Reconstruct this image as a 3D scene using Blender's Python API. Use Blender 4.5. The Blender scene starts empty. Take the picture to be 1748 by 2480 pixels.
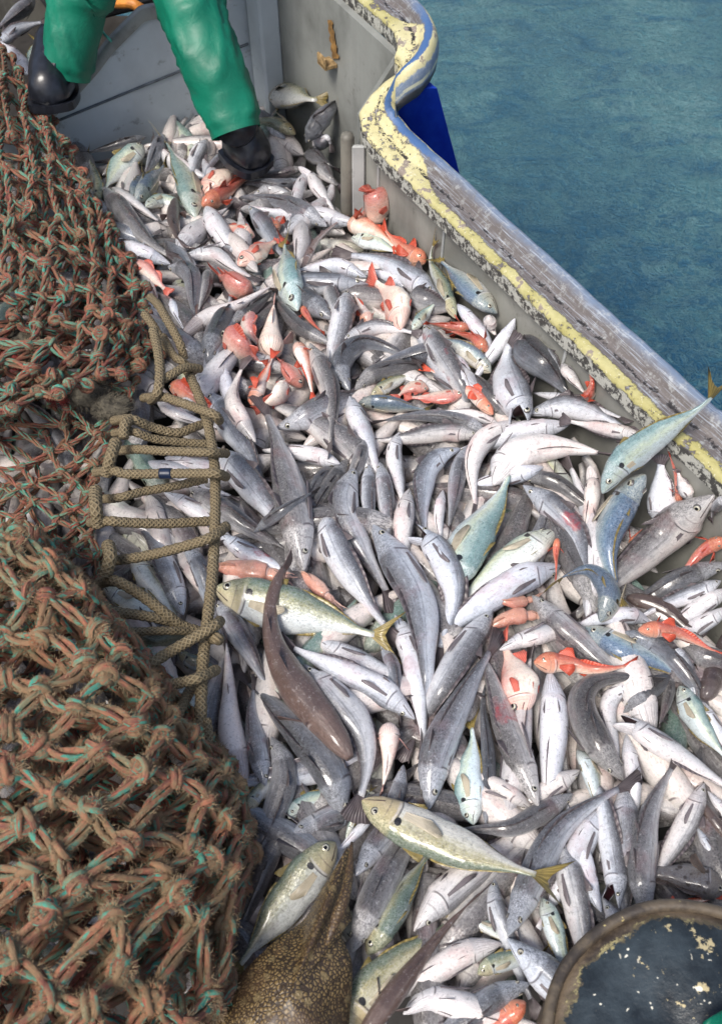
import bpy, math, random
import numpy as np
from mathutils import Vector, noise as mnoise
R_ = math.radians
D = bpy.data
S = bpy.context.scene
COL = S.collection

# ------------------------------------------------------------------ camera
CAMH = 1.48; PITCH = 54.0; FPX = 2148.0; CX = 874.0; CY = 1240.0
cam_d = D.cameras.new('camera'); cam = D.objects.new('camera', cam_d); COL.objects.link(cam)
cam.location = (0, 0, CAMH); cam.rotation_euler = (R_(90 - PITCH), 0, 0)
cam_d.sensor_fit = 'VERTICAL'; cam_d.sensor_height = 24; cam_d.lens = 24 * FPX / 2480
cam_d.clip_start = 0.02; cam_d.clip_end = 2000
cam_d.dof.use_dof = True; cam_d.dof.focus_distance = 1.85; cam_d.dof.aperture_fstop = 4.6
S.camera = cam
# ------------------------------------------------------------------ world, sun, exposure
w = D.worlds.new('World'); S.world = w; w.use_nodes = True
nt = w.node_tree; bg = nt.nodes['Background']
sky = nt.nodes.new('ShaderNodeTexSky'); sky.sky_type = 'NISHITA'; sky.sun_disc = False
SUN_EL, SUN_AZ = 56, -138      # azimuth measured from +Y towards +X
sky.sun_elevation = R_(SUN_EL); sky.sun_rotation = R_(SUN_AZ)
sky.air_density = 1.0; sky.dust_density = 4.0; sky.ozone_density = 1.0
nt.links.new(sky.outputs[0], bg.inputs[0]); bg.inputs[1].default_value = 0.115
sun_d = D.lights.new('sun', 'SUN'); sun_d.energy = 2.3; sun_d.angle = R_(20); sun_d.color = (1, .96, .9)
sun = D.objects.new('sun', sun_d); COL.objects.link(sun)
_sd = Vector((math.sin(R_(SUN_AZ)) * math.cos(R_(SUN_EL)), math.cos(R_(SUN_AZ)) * math.cos(R_(SUN_EL)), math.sin(R_(SUN_EL))))
sun.rotation_euler = _sd.to_track_quat('Z', 'Y').to_euler()
S.view_settings.view_transform = 'Standard'; S.view_settings.look = 'None'
S.view_settings.exposure = 0.58; S.view_settings.gamma = 1
S.render.engine = 'CYCLES'
S.cycles.max_bounces = 6; S.cycles.use_denoising = True

# ------------------------------------------------------------------ geometry of the view (used to lay things at measured places)
C0 = np.array([0, 0, CAMH]); cp, sp_ = math.cos(R_(PITCH)), math.sin(R_(PITCH))
FW = np.array([0, cp, -sp_]); UP = np.array([0, sp_, cp]); RT = np.array([1., 0, 0])
def ray(x, y): return FW + (x - CX) / FPX * RT + (CY - y) / FPX * UP
def at(x, y, z=0.0):
    d = ray(x, y); return C0 + d * ((z - CAMH) / d[2])
def on_plane(x, y, p, n):
    d = ray(x, y); return C0 + d * (np.dot(np.array(p) - C0, n) / np.dot(d, n))
def V(*a): return np.array(a, float)
def nrm(v): return v / (np.linalg.norm(v) + 1e-12)
def sstep(a, b, x):
    t = min(1, max(0, (x - a) / (b - a))); return t * t * (3 - 2 * t)
def hbase(x, y): return .07 - .14 * sstep(1.45, 2.45, y)

# ------------------------------------------------------------------ mesh + object helpers
class MB:
    def __init__(s): s.v = []; s.f = []; s.uv = []; s.mi = []; s.n = 0
    def add(s, verts, faces, uvs=None, mi=0):
        o = s.n; s.v.append(np.asarray(verts, float)); s.n += len(verts)
        s.uv.append(np.asarray(uvs, float) if uvs is not None else np.zeros((len(verts), 2)))
        for i, f in enumerate(faces):
            s.f.append([q + o for q in f]); s.mi.append(mi if isinstance(mi, int) else mi[i])
        return o
    def box(s, c, size, axes=None, mi=0, bev=0.0):
        ax = axes if axes is not None else (V(1, 0, 0), V(0, 1, 0), V(0, 0, 1))
        h = [q / 2 for q in size]; b = min(bev, *[q * .9 for q in h])
        vs = []; idx = {}
        for sx in (-1, 1):
            for sy in (-1, 1):
                for sz in (-1, 1):
                    for k in range(3):
                        d = [h[0] - b, h[1] - b, h[2] - b]; d[k] = h[k]
                        idx[(sx, sy, sz, k)] = len(vs)
                        vs.append(np.array(c) + ax[0] * sx * d[0] + ax[1] * sy * d[1] + ax[2] * sz * d[2])
        fs = []
        for k in range(3):
            for sg in (-1, 1):
                o2 = [q for q in range(3) if q != k]; loop = []
                for a, b2 in ((-1, -1), (1, -1), (1, 1), (-1, 1)):
                    t = [0, 0, 0]; t[k] = sg; t[o2[0]] = a; t[o2[1]] = b2; loop.append(idx[(*t, k)])
                fs.append(loop)
        for k in range(3):
            o2 = [q for q in range(3) if q != k]
            for a in (-1, 1):
                for b2 in (-1, 1):
                    t1 = [0, 0, 0]; t1[o2[0]] = a; t1[o2[1]] = b2; t1[k] = -1
                    t2 = list(t1); t2[k] = 1
                    fs.append([idx[(*t1, o2[0])], idx[(*t2, o2[0])], idx[(*t2, o2[1])], idx[(*t1, o2[1])]])
        for sx in (-1, 1):
            for sy in (-1, 1):
                for sz in (-1, 1): fs.append([idx[(sx, sy, sz, 0)], idx[(sx, sy, sz, 1)], idx[(sx, sy, sz, 2)]])
        s.add(vs, fs, [(q[0] , q[1]+q[2]) for q in vs], mi)
    def tube(s, pts, rad, seg=8, mi=0, caps=True, u0=0.0, vscale=1.0, twist=0):
        pts = np.asarray(pts, float); n = len(pts)
        rad = np.full(n, rad) if np.isscalar(rad) else np.asarray(rad)
        T = np.gradient(pts, axis=0); T /= np.linalg.norm(T, axis=1)[:, None] + 1e-9
        nn = np.cross(T[0], V(0, 0, 1) if abs(T[0][2]) < .9 else V(1, 0, 0)); nn = nrm(nn)
        vs = []; uv = []; L = u0
        for i in range(n):
            if i: L += np.linalg.norm(pts[i] - pts[i - 1])
            nn = nrm(nn - T[i] * np.dot(nn, T[i])); bb = np.cross(T[i], nn)
            for k in range(seg + 1):
                a = 2 * math.pi * k / seg
                vs.append(pts[i] + (nn * math.cos(a) + bb * math.sin(a)) * rad[i]); uv.append((L, k / seg * vscale))
        fs = []
        for i in range(n - 1):
            for k in range(seg):
                a = i * (seg + 1) + k; fs.append([a, a + 1, a + seg + 2, a + seg + 1])
        if caps:
            fs.append([k for k in range(seg)][::-1]); fs.append([(n - 1) * (seg + 1) + k for k in range(seg)])
        s.add(vs, fs, uv, mi)
        return L
    def mesh(s, name, mats, smooth=True):
        me = D.meshes.new(name)
        v = np.concatenate(s.v) if s.v else np.zeros((0, 3)); uv = np.concatenate(s.uv)
        me.from_pydata(v.tolist(), [], s.f)
        for m in mats: me.materials.append(m)
        me.polygons.foreach_set('material_index', s.mi)
        if smooth: me.polygons.foreach_set('use_smooth', [True] * len(s.f))
        li = np.zeros(len(me.loops), int); me.loops.foreach_get('vertex_index', li)
        l = me.uv_layers.new(name='UVMap'); l.data.foreach_set('uv', uv[li].ravel())
        me.update(); return me
    def build(s, name, mats, parent=None, smooth=True, loc=None, fixn=False):
        if not isinstance(mats, (list, tuple)): mats = [mats]
        me = s.mesh(name, mats, smooth)
        if fixn:
            import bmesh
            b = bmesh.new(); b.from_mesh(me); bmesh.ops.recalc_face_normals(b, faces=b.faces); b.to_mesh(me); b.free()
        if loc is not None:
            me.transform(__import__('mathutils').Matrix.Translation(-Vector(loc)))
        o = D.objects.new(name, me); COL.objects.link(o)
        if loc is not None: o.location = loc
        if parent is not None:
            o.parent = parent; o.matrix_parent_inverse = __import__('mathutils').Matrix.Translation(-Vector(parent.location))
        return o
def tag(o, label=None, cat=None, group=None, kind=None):
    if label: o['label'] = label
    if cat: o['category'] = cat
    if group: o['group'] = group
    if kind: o['kind'] = kind
    return o
def empty(name, loc, *t, **k):
    o = D.objects.new(name, None); COL.objects.link(o); o.location = tuple(loc); o.empty_display_size = .05
    tag(o, *t, **k); return o
def part(parent, name, mb, mats, smooth=True, label=None, fixn=False):
    o = mb.build(name, mats, parent, smooth, fixn=fixn)
    if parent.parent is not None: o.matrix_parent_inverse.identity()
    if label: o['label'] = label
    return o
def auto_smooth(o, ang=35):
    me = o.data
    import bmesh
    b = bmesh.new(); b.from_mesh(me)
    for e in b.edges:
        e.smooth = not (len(e.link_faces) == 2 and e.calc_face_angle(0) > R_(ang))
    b.to_mesh(me); b.free()

def catmull(P, n):
    P = np.asarray(P, float)
    if len(P) == 2: return np.array([P[0] + (P[1] - P[0]) * t for t in np.linspace(0, 1, n)])
    Q = np.vstack([2 * P[0] - P[1], P, 2 * P[-1] - P[-2]]); d = np.concatenate([[0], np.cumsum(np.linalg.norm(np.diff(P, axis=0), axis=1))])
    out = []
    for t in np.linspace(0, d[-1], n):
        i = min(len(P) - 2, max(0, int(np.searchsorted(d, t) - 1))); u = (t - d[i]) / (d[i + 1] - d[i] + 1e-9)
        p0, p1, p2, p3 = Q[i], Q[i + 1], Q[i + 2], Q[i + 3]
        out.append(.5 * (2 * p1 + (p2 - p0) * u + (2 * p0 - 5 * p1 + 4 * p2 - p3) * u * u + (3 * p1 - p0 - 3 * p2 + p3) * u ** 3))
    return np.array(out)

# ------------------------------------------------------------------ node helper
class NT:
    def __init__(s, name):
        s.m = D.materials.new(name); s.m.use_nodes = True; s.t = s.m.node_tree
        s.b = s.t.nodes['Principled BSDF']; s.out = s.t.nodes['Material Output']
    def n(s, typ, **k):
        q = s.t.nodes.new(typ)
        for a, b in k.items(): setattr(q, a, b)
        return q
    def put(s, sock, val):
        if isinstance(val, bpy.types.NodeSocket): s.t.links.new(val, sock)
        elif val is not None:
            if isinstance(val, (tuple, list)) and len(val) == 3 and sock.type == 'RGBA': val = (*val, 1)
            sock.default_value = val
    def math(s, op, a, b=None, c=None, clamp=False):
        q = s.n('ShaderNodeMath', operation=op, use_clamp=clamp); s.put(q.inputs[0], a)
        if b is not None: s.put(q.inputs[1], b)
        if c is not None: s.put(q.inputs[2], c)
        return q.outputs[0]
    def mix(s, f, a, b, mode='MIX'):
        q = s.n('ShaderNodeMix', data_type='RGBA', blend_type=mode); s.put(q.inputs[0], f); s.put(q.inputs[6], a); s.put(q.inputs[7], b); return q.outputs[2]
    def ramp(s, f, stops, interp='LINEAR'):
        q = s.n('ShaderNodeValToRGB'); q.color_ramp.interpolation = interp; e = q.color_ramp.elements
        while len(e) > 1: e.remove(e[0])
        for i, (p, c) in enumerate(stops):
            if not isinstance(c, (tuple, list)): c = (c, c, c)
            if i == 0: e[0].position = p; e[0].color = (*c, 1)
            else: e.new(p).color = (*c, 1)
        s.put(q.inputs[0], f); return q.outputs[0]
    def noise(s, vec, scale=5, detail=3, rough=.5, dist=0):
        q = s.n('ShaderNodeTexNoise'); s.put(q.inputs['Vector'], vec); s.put(q.inputs['Scale'], scale); q.inputs['Detail'].default_value = detail
        q.inputs['Roughness'].default_value = rough; q.inputs['Distortion'].default_value = dist; return q.outputs[0]
    def vor(s, vec, scale=5, feat='F1', out=0):
        q = s.n('ShaderNodeTexVoronoi', feature=feat); s.put(q.inputs['Vector'], vec); s.put(q.inputs['Scale'], scale); return q.outputs[out]
    def comb(s, x=0, y=0, z=0):
        q = s.n('ShaderNodeCombineXYZ')
        for i, a in enumerate((x, y, z)): s.put(q.inputs[i], a)
        return q.outputs[0]
    def sep(s, v):
        q = s.n('ShaderNodeSeparateXYZ'); s.put(q.inputs[0], v); return q.outputs
    def uv(s): return s.sep(s.n('ShaderNodeUVMap', uv_map='UVMap').outputs[0])
    def geo(s): return s.n('ShaderNodeNewGeometry')
    def pos(s): return s.geo().outputs['Position']
    def obj(s): return s.n('ShaderNodeTexCoord').outputs['Object']
    def info(s): return s.n('ShaderNodeObjectInfo')
    def bump(s, h, strength=.3, dist=.01, nrm_=None):
        q = s.n('ShaderNodeBump'); q.inputs['Strength'].default_value = strength; q.inputs['Distance'].default_value = dist
        s.put(q.inputs['Height'], h)
        if nrm_ is not None: s.put(q.inputs['Normal'], nrm_)
        return q.outputs[0]
    def vm(s, op, a, b):
        q = s.n('ShaderNodeVectorMath', operation=op); s.put(q.inputs[0], a); s.put(q.inputs[1], b); return q.outputs[0]
    def mask(s, f, lo, hi): # smooth 0..1
        q = s.n('ShaderNodeMapRange', interpolation_type='SMOOTHSTEP'); s.put(q.inputs[0], f); s.put(q.inputs[1], lo); s.put(q.inputs[2], hi); return q.outputs[0]
    def set(s, **k):
        for a, b in k.items(): s.put(s.b.inputs[a.replace('_', ' ')], b)
        return s.m

# ------------------------------------------------------------------ materials of the place
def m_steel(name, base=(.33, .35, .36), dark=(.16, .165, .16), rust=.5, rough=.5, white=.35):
    n = NT(name); p = n.pos()
    a = n.noise(p, 3.2, 6, .62); b = n.noise(p, 17, 5, .7); c = n.noise(p, 70, 4, .6)
    st = n.noise(n.vm('MULTIPLY', p, (14, 14, 1.4)), 1.6, 4, .6)
    col = n.mix(n.mask(a, .36, .68), base, dark)
    col = n.mix(n.math('MULTIPLY', n.mask(st, .5, .8), .16), col, (.47, .48, .46))
    col = n.mix(n.math('MULTIPLY', n.mask(b, .60, .70), .45), col, (.09, .085, .075))
    col = n.mix(n.math('MULTIPLY', n.mask(c, .70, .76), white), col, (.62, .62, .6))
    rm = n.math('MULTIPLY', n.mask(n.noise(n.vm('MULTIPLY', p, (7, 7, 2)), 1.3, 6, .7), .66, .74), rust)
    col = n.mix(rm, col, n.mix(b, (.20, .075, .02), (.36, .18, .06)))
    return n.set(Base_Color=col, Roughness=n.math('MULTIPLY_ADD', b, .35, rough - .18), Normal=n.bump(n.math('ADD', n.math('MULTIPLY', a, .8), n.math('MULTIPLY', c, .15)), .35, .006))
M = {}
M['wallfar'] = m_steel('dark_grey_steel', base=(.25, .26, .245), dark=(.14, .145, .135), rust=.3, white=.1)  # far bulwark plates, a darker grey-green than the near wall
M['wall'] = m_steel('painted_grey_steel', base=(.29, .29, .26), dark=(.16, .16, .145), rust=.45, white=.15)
M['divider'] = m_steel('divider_paint', base=(.50, .565, .61), dark=(.38, .435, .475), rust=.12, white=.15, rough=.48)
M['darksteel'] = m_steel('grimy_steel', (.20, .19, .16), (.08, .075, .065), .5)
M['whitesteel'] = m_steel('pale_steel', (.46, .47, .46), (.26, .27, .27), .4)
def m_plain(name, col, rough=.6, nscale=30, amt=.35, bump=.2, **k):
    n = NT(name); p = n.pos(); a = n.noise(p, nscale, 4, .6)
    c = n.mix(n.mask(a, .3, .75), tuple(q * (1 - amt) for q in col), tuple(min(1, q * (1 + amt)) for q in col))
    return n.set(Base_Color=c, Roughness=rough, Normal=n.bump(a, bump, .004), **k)
def m_rail():   # v: 0 at the inner lip .. 1 at the outer edge ; u in metres
    n = NT('rail_paint'); u, v, _ = n.uv(); p = n.pos()
    e1 = n.noise(p, 52, 5, .75); e2 = n.noise(p, 13, 5, .65); e3 = n.noise(p, 120, 3, .7); e5 = n.noise(p, 24, 6, .8)
    e4 = n.noise(n.comb(n.math('MULTIPLY', u, 3), n.math('MULTIPLY', v, 16), 0), 3, 5, .75)
    vv = n.math('ADD', v, n.math('MULTIPLY', n.math('SUBTRACT', e5, .5), .16))
    steel = n.mix(n.mask(vv, .50, .66), (.12, .105, .10), (.155, .205, .29))
    steel = n.mix(n.math('MULTIPLY', n.mask(e1, .50, .66), .55), steel, (.40, .42, .42))
    steel = n.mix(n.math('MULTIPLY', n.mask(e4, .50, .68), .6), steel, (.46, .52, .60))
    steel = n.mix(n.math('MULTIPLY', n.mask(e2, .56, .70), .5), steel, (.10, .085, .08))
    steel = n.mix(n.math('MULTIPLY', n.math('MULTIPLY', n.mask(v, .865, .88), n.mask(v, .915, .90)), n.mask(e2, .36, .5)), steel, (.56, .56, .42))
    steel = n.mix(n.mask(v, .92, .96), steel, (.07, .07, .075))
    wide = n.mask(n.math('ABSOLUTE', n.math('SUBTRACT', u, BENDU)), .36, .20)      # the step in the rail keeps more of its paint
    lim = n.math('MULTIPLY_ADD', wide, .27, .275)
    yl = n.math('MULTIPLY', n.mask(vv, n.math('ADD', lim, .010), n.math('SUBTRACT', lim, .010)), n.mask(vv, .125, .145))
    yl = n.math('MULTIPLY', yl, n.mask(n.math('ADD', n.math('MULTIPLY', e1, .6), n.math('MULTIPLY', e2, .5)), .44, .48))
    s2 = n.math('MULTIPLY', wide, n.math('MULTIPLY', n.mask(vv, .66, .68), n.mask(vv, .80, .77)))
    blue = n.math('MULTIPLY', wide, n.math('MULTIPLY', n.mask(vv, .54, .57), n.mask(vv, .68, .66)))
    yel = n.mix(n.mask(e2, .35, .65), (.33, .30, .11), (.44, .41, .20)); yel = n.mix(n.math('MULTIPLY', wide, .8), yel, n.mix(e2, (.50, .45, .20), (.62, .58, .40)))
    yel = n.mix(n.math('MULTIPLY', n.mask(e2, .60, .63), 1), yel, (.24, .20, .17)); yel = n.mix(n.math('MULTIPLY', n.mask(e3, .60, .68), .5), yel, (.70, .68, .55))
    col = n.mix(yl, steel, yel)
    col = n.mix(blue, col, (.055, .12, .27)); col = n.mix(s2, col, yel)
    inner = n.mix(n.mask(e1, .46, .54), (.05, .048, .045), (.40, .40, .36))
    col = n.mix(n.mask(vv, .145, .125), col, inner)
    crk = n.math('MULTIPLY', n.math('MULTIPLY', n.mask(vv, .355, .37), n.mask(vv, .42, .40)), n.mask(e1, .48, .54)); col = n.mix(crk, col, (.02, .018, .018))
    h = n.math('ADD', n.math('MULTIPLY', yl, .6), n.math('ADD', n.math('MULTIPLY', e1, .4), n.math('MULTIPLY', e3, .2)))
    return n.set(Base_Color=col, Roughness=n.math('MULTIPLY_ADD', yl, .25, n.math('MULTIPLY_ADD', e1, .3, .30)), Specular_IOR_Level=.5, Normal=n.bump(h, .7, .005))


M['hull'] = (lambda n: n.set(Base_Color=n.mix(n.mask(n.noise(n.vm('MULTIPLY', n.pos(), (6, 6, 1.2)), 5, 5, .7), .3, .8), (.006, .03, .36), (.012, .06, .46)), Roughness=.35,
     Normal=n.bump(n.noise(n.pos(), 12, 5, .6), .3, .01)))(NT('blue_hull_paint'))
def m_water():
    n = NT('sea_water'); p = n.pos()
    p2 = n.vm('ADD', p, n.vm('MULTIPLY', n.n('ShaderNodeTexNoise').outputs[1], (.6, .6, 0)))
    big = n.noise(p, .55, 4, .6, .6); mid = n.noise(n.vm('MULTIPLY', p, (1, 1.6, 1)), 2.1, 5, .68, 1.4); fine = n.noise(n.vm('MULTIPLY', p, (1, 2.2, 1)), 13, 6, .72, 1.8)
    x, y, z = n.sep(p)
    near = n.mask(n.math('ADD', y, n.math('MULTIPLY', mid, .9)), 2.4, 6.2)
    ff = n.noise(n.vm('MULTIPLY', p, (1, 1.5, 1)), 26, 5, .75, 2.6)
    c1 = n.noise(n.vm('MULTIPLY', p, (1, 1.3, 1)), 3.2, 6, .68, 1.6); c2 = n.noise(n.vm('MULTIPLY', p, (1.3, 1, 1)), 8.5, 5, .68, 1.4)
    curl = n.math('MAXIMUM', n.mask(n.math('ABSOLUTE', n.math('SUBTRACT', c1, .5)), .035, .0), n.mask(n.math('ABSOLUTE', n.math('SUBTRACT', c2, .5)), .05, .0))
    col = n.mix(n.mask(n.math('ADD', n.math('MULTIPLY', big, .65), n.math('MULTIPLY', mid, .5)), .50, .66), (.012, .13, .30), (.10, .32, .41))
    col = n.mix(n.math('MULTIPLY', near, .6), col, (.20, .45, .50))
    col = n.mix(n.math('MULTIPLY', curl, n.math('MULTIPLY_ADD', n.mask(big, .4, .6), .75, .42)), col, (.32, .60, .64))
    col = n.mix(n.math('MULTIPLY', n.mask(ff, .54, .72), .18), col, (.30, .54, .56))
    col = n.mix(n.math('MULTIPLY', n.mask(ff, .48, .36), .3), col, (.012, .09, .16))
    col = n.mix(n.math('MULTIPLY', n.mask(mid, .54, .30), .45), col, (.02, .17, .36))
    h = n.math('ADD', n.math('ADD', n.math('MULTIPLY', mid, .9), n.math('MULTIPLY', ff, .3)), n.math('ADD', n.math('MULTIPLY', fine, .5), n.math('MULTIPLY', curl, .25)))
    return n.set(Base_Color=col, Roughness=.18, Specular_IOR_Level=.45, IOR=1.33, Normal=n.bump(h, 1.0, .2))
M['water'] = m_water()
M['deck'] = m_plain('wet_deck', (.035, .033, .032), .35, 12)
M['oilskin'] = (lambda n: n.set(Base_Color=n.mix(n.mask(n.noise(n.pos(), 9, 4, .6), .3, .75), (.0, .115, .068), (.003, .175, .105)), Roughness=.5, Specular_IOR_Level=.4, Coat_Weight=.06, Coat_Roughness=.25,
     Normal=n.bump(n.noise(n.pos(), 26, 3, .6, .6), .25, .01)))(NT('green_oilskin'))
M['rubber'] = m_plain('black_rubber', (.012, .014, .02), .28, 40, .4, .15)
M['orange'] = m_plain('orange_hose', (.55, .20, .03), .5)
M['black'] = m_plain('black_plastic', (.015, .016, .017), .4)
M['teal'] = m_plain('teal_cord', (.10, .42, .33), .7)
def m_twine(nm='net_twine', c1=(.17, .062, .048), c2=(.38, .15, .085), tanamt=.50):
    n = NT(nm); u, v, _ = n.uv(); p = n.pos()
    sv = n.comb(n.math('MULTIPLY', u, 22), n.math('MULTIPLY', v, 2.2), 0)
    f1 = n.noise(sv, 1.3, 2, .5); f2 = n.noise(n.vm('ADD', n.vm('MULTIPLY', sv, (.9, 1.6, 1)), (31, 7, 0)), 1.1, 2, .5)
    fib = n.noise(n.comb(n.math('MULTIPLY', u, 90), n.math('MULTIPLY', v, 14), 0), 2, 3, .6)
    ar = n.noise(p, 5, 3, .6); big = n.noise(p, 2.0, 2)
    col = n.mix(n.mask(f2, .35, .62), c1, c2)
    col = n.mix(n.mask(n.math('ADD', f2, n.math('MULTIPLY', ar, .4)), .84, .92), col, (.30, .045, .04))
    col = n.mix(n.mask(f1, .54, .57), col, (.06, .30, .22))
    tan = n.math('MULTIPLY', n.mask(n.noise(p, 34, 5, .75), .40, .58), n.math('MULTIPLY_ADD', ar, .7, tanamt))
    col = n.mix(tan, col, n.mix(fib, (.15, .10, .05), (.32, .225, .12)))
    return n.set(Base_Color=col, Roughness=.8, Normal=n.bump(n.math('ADD', fib, n.noise(p, 160, 4, .7)), .7, .0035))
M['twine'] = m_twine()
M['twine_dark'] = m_twine('maroon_net_twine', (.13, .034, .032), (.30, .095, .06), .14)
def m_fuzz():
    n = NT('net_fuzz'); r = n.noise(n.pos(), 40, 2); r2 = n.noise(n.pos(), 11, 2)
    col = n.mix(n.mask(r, .35, .65), (.17, .12, .065), (.31, .225, .13))
    col = n.mix(n.mask(r2, .58, .68), col, (.34, .16, .08)); col = n.mix(n.mask(n.noise(n.pos(), 23, 2), .66, .7), col, (.07, .27, .19))
    return n.set(Base_Color=col, Roughness=.85)
M['fuzz'] = m_fuzz()
def m_rope():
    n = NT('braided_rope'); u, v, _ = n.uv(); p = n.pos()
    a = n.math('MULTIPLY', u, 2 * math.pi * 120); b = n.math('MULTIPLY', v, 2 * math.pi * 6)
    w1 = n.math('SINE', n.math('ADD', a, b)); w2 = n.math('SINE', n.math('SUBTRACT', a, b))
    br = n.math('MAXIMUM', w1, w2); ns = n.noise(p, 26, 5, .7); n2 = n.noise(p, 90, 4, .7)
    col = n.mix(n.mask(br, .1, .95), (.125, .095, .052), (.225, .178, .105))
    col = n.mix(n.math('MULTIPLY', n.mask(ns, .35, .68), .62), col, (.175, .135, .075)); col = n.mix(n.math('MULTIPLY', n.mask(n2, .62, .72), .5), col, (.42, .36, .25))
    return n.set(Base_Color=col, Roughness=.78, Normal=n.bump(n.math('ADD', br, n.math('MULTIPLY', n2, 1.5)), .7, .0022))
M['rope'] = m_rope()
M['tape'] = m_plain('navy_tape', (.008, .016, .04), .4)

# ------------------------------------------------------------------ fish materials
def m_fish(name, stops, head, pinkc=(.42, .15, .16), pink=.35, spots=None, opspot=False, scale=.5, facegold=0, metal=0.0, rough=.30, lateral=0.0, bruise=.0):
    n = NT(name); u, v, _ = n.uv(); inf = n.info(); rnd = inf.outputs['Random']; oc = n.sep(inf.outputs['Color'])
    sd = n.math('MULTIPLY', rnd, 90); p = n.obj()
    P3 = n.vm('ADD', p, n.comb(sd, sd, 0))
    UVv = n.comb(n.math('ADD', n.math('MULTIPLY', u, 6), sd), n.math('MULTIPLY', v, 2.2), 0)
    n1 = n.noise(UVv, 2.0, 4, .6); st = n.noise(n.comb(n.math('ADD', n.math('MULTIPLY', u, 5), sd), n.math('MULTIPLY', v, 34), 0), 1.0, 4, .65)
    vv = n.math('ADD', v, n.math('MULTIPLY', n.math('SUBTRACT', n1, .5), .30))
    vv = n.math('ADD', vv, n.math('MULTIPLY', n.math('SUBTRACT', st, .5), .24))
    vv = n.math('ADD', vv, n.math('MULTIPLY', n.math('SUBTRACT', rnd, .5), .10))
    col = n.ramp(vv, stops)
    if lateral: col = n.mix(n.math('MULTIPLY', n.mask(n.math('ABSOLUTE', n.math('SUBTRACT', v, .36)), .03, .0), lateral), col, stops[0][1])
    scl = n.vor(n.comb(n.math('MULTIPLY', u, 72), n.math('MULTIPLY', v, 26), sd), 1.0)
    col = n.mix(n.math('MULTIPLY', n.mask(scl, .15, .6), .22 * scale), col, (.75, .78, .82), 'MIX')
    fine = n.noise(P3, 160, 4, .85); md = n.noise(P3, 38, 6, .75)
    col = n.mix(n.math('MULTIPLY', n.mask(fine, .55, .68), .30), col, (.86, .88, .92))
    col = n.mix(n.math('MULTIPLY', n.mask(fine, .46, .34), .45), col, (.05, .05, .06))
    col = n.mix(n.math('MULTIPLY', n.mask(md, .57, .72), .26), col, (.11, .105, .13))
    col = n.mix(n.math('MULTIPLY', n.mask(md, .42, .30), .10), col, (.80, .80, .83))
    # skin wrinkles and slime seams
    wr = n.noise(n.comb(n.math('ADD', n.math('MULTIPLY', u, 9), sd), n.math('MULTIPLY', v, 11), 3), 1.2, 5, .7, 2.2)
    seam = n.mask(n.math('ABSOLUTE', n.math('SUBTRACT', wr, .5)), .022, .0)
    col = n.mix(n.math('MULTIPLY', seam, .35), col, (.10, .09, .11))
    pk = n.noise(n.vm('ADD', P3, (7, 3, 1)), 15, 4, .65)
    pkm = n.math('MULTIPLY', n.mask(pk, .50, .72), n.math('MULTIPLY_ADD', n.mask(v, .2, .8), .6, .4))
    col = n.mix(n.math('MULTIPLY', pkm, pink), col, pinkc)
    if spots: col = n.mix(n.mask(n.vor(P3, spots[0]), .32, .22), col, spots[1])
    # head : different skin, gill cover edges, mouth line
    hz = n.mask(n.math('ADD', u, n.math('MULTIPLY', n.math('SUBTRACT', n1, .5), .03)), .225, .19)
    hn = n.noise(n.comb(n.math('ADD', n.math('MULTIPLY', u, 30), sd), n.math('MULTIPLY', v, 7), 0), 2.2, 5, .7, 1.2)
    hc = n.mix(n.mask(hn, .35, .68), n.mix(.5, n.ramp(v, stops), head[0]), head[1])
    if facegold: hc = n.mix(n.math('MULTIPLY', n.mask(v, .25, .6), facegold), hc, (.46, .34, .12))
    col = n.mix(n.math('MULTIPLY', hz, .75), col, hc)
    rib = n.math('MULTIPLY', n.math('MULTIPLY', n.mask(n.math('SINE', n.math('MULTIPLY_ADD', v, 84, n.math('MULTIPLY', n1, 9))), .35, .95), n.mask(v, .70, .78)), n.math('MULTIPLY', n.mask(u, .21, .15), .5))
    col = n.mix(rib, col, (.16, .12, .14))
    def arc(u0, k, wd, c, amt):
        nonlocal col
        d = n.math('SUBTRACT', v, .55); cu = n.math('SUBTRACT', n.math('SUBTRACT', u, u0), n.math('MULTIPLY', n.math('MULTIPLY', d, d), k))
        m_ = n.math('MULTIPLY', n.mask(n.math('ABSOLUTE', cu), wd, wd * .25), n.mask(n.math('ABSOLUTE', d), .30, .16))
        col = n.mix(n.math('MULTIPLY', m_, amt), col, c); return m_
    g1 = arc(.222, -.22, .008, (.05, .035, .045), .75); g2 = arc(.207, -.22, .008, (.66, .62, .64), .5); arc(.155, -.14, .006, (.10, .08, .09), .4)
    mo = n.math('MULTIPLY', n.mask(n.math('ABSOLUTE', n.math('SUBTRACT', v, n.math('MULTIPLY_ADD', u, 1.0, .53))), .030, .010), n.mask(u, .125, .115))
    col = n.mix(n.math('MULTIPLY', mo, .9), col, (.035, .012, .015))
    if opspot:
        du = n.math('MULTIPLY', n.math('SUBTRACT', u, .232), 1.0); dv = n.math('MULTIPLY', n.math('SUBTRACT', v, .40), .32)
        r2 = n.math('ADD', n.math('MULTIPLY', du, du), n.math('MULTIPLY', dv, dv))
        col = n.mix(n.mask(r2, .00050, .00034), col, (.012, .012, .014))
    # blood (second colour channel of the fish switches the wound on)
    bl = n.math('MULTIPLY', n.mask(n.noise(n.vm('ADD', P3, (1, 9, 4)), 13, 3, .5), .60, .66), n.math('GREATER_THAN', oc[1], .5))
    col = n.mix(n.math('MULTIPLY', bl, n.math('MULTIPLY_ADD', n.mask(md, .42, .58), .6, .2)), col, (.34, .025, .04))
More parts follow.
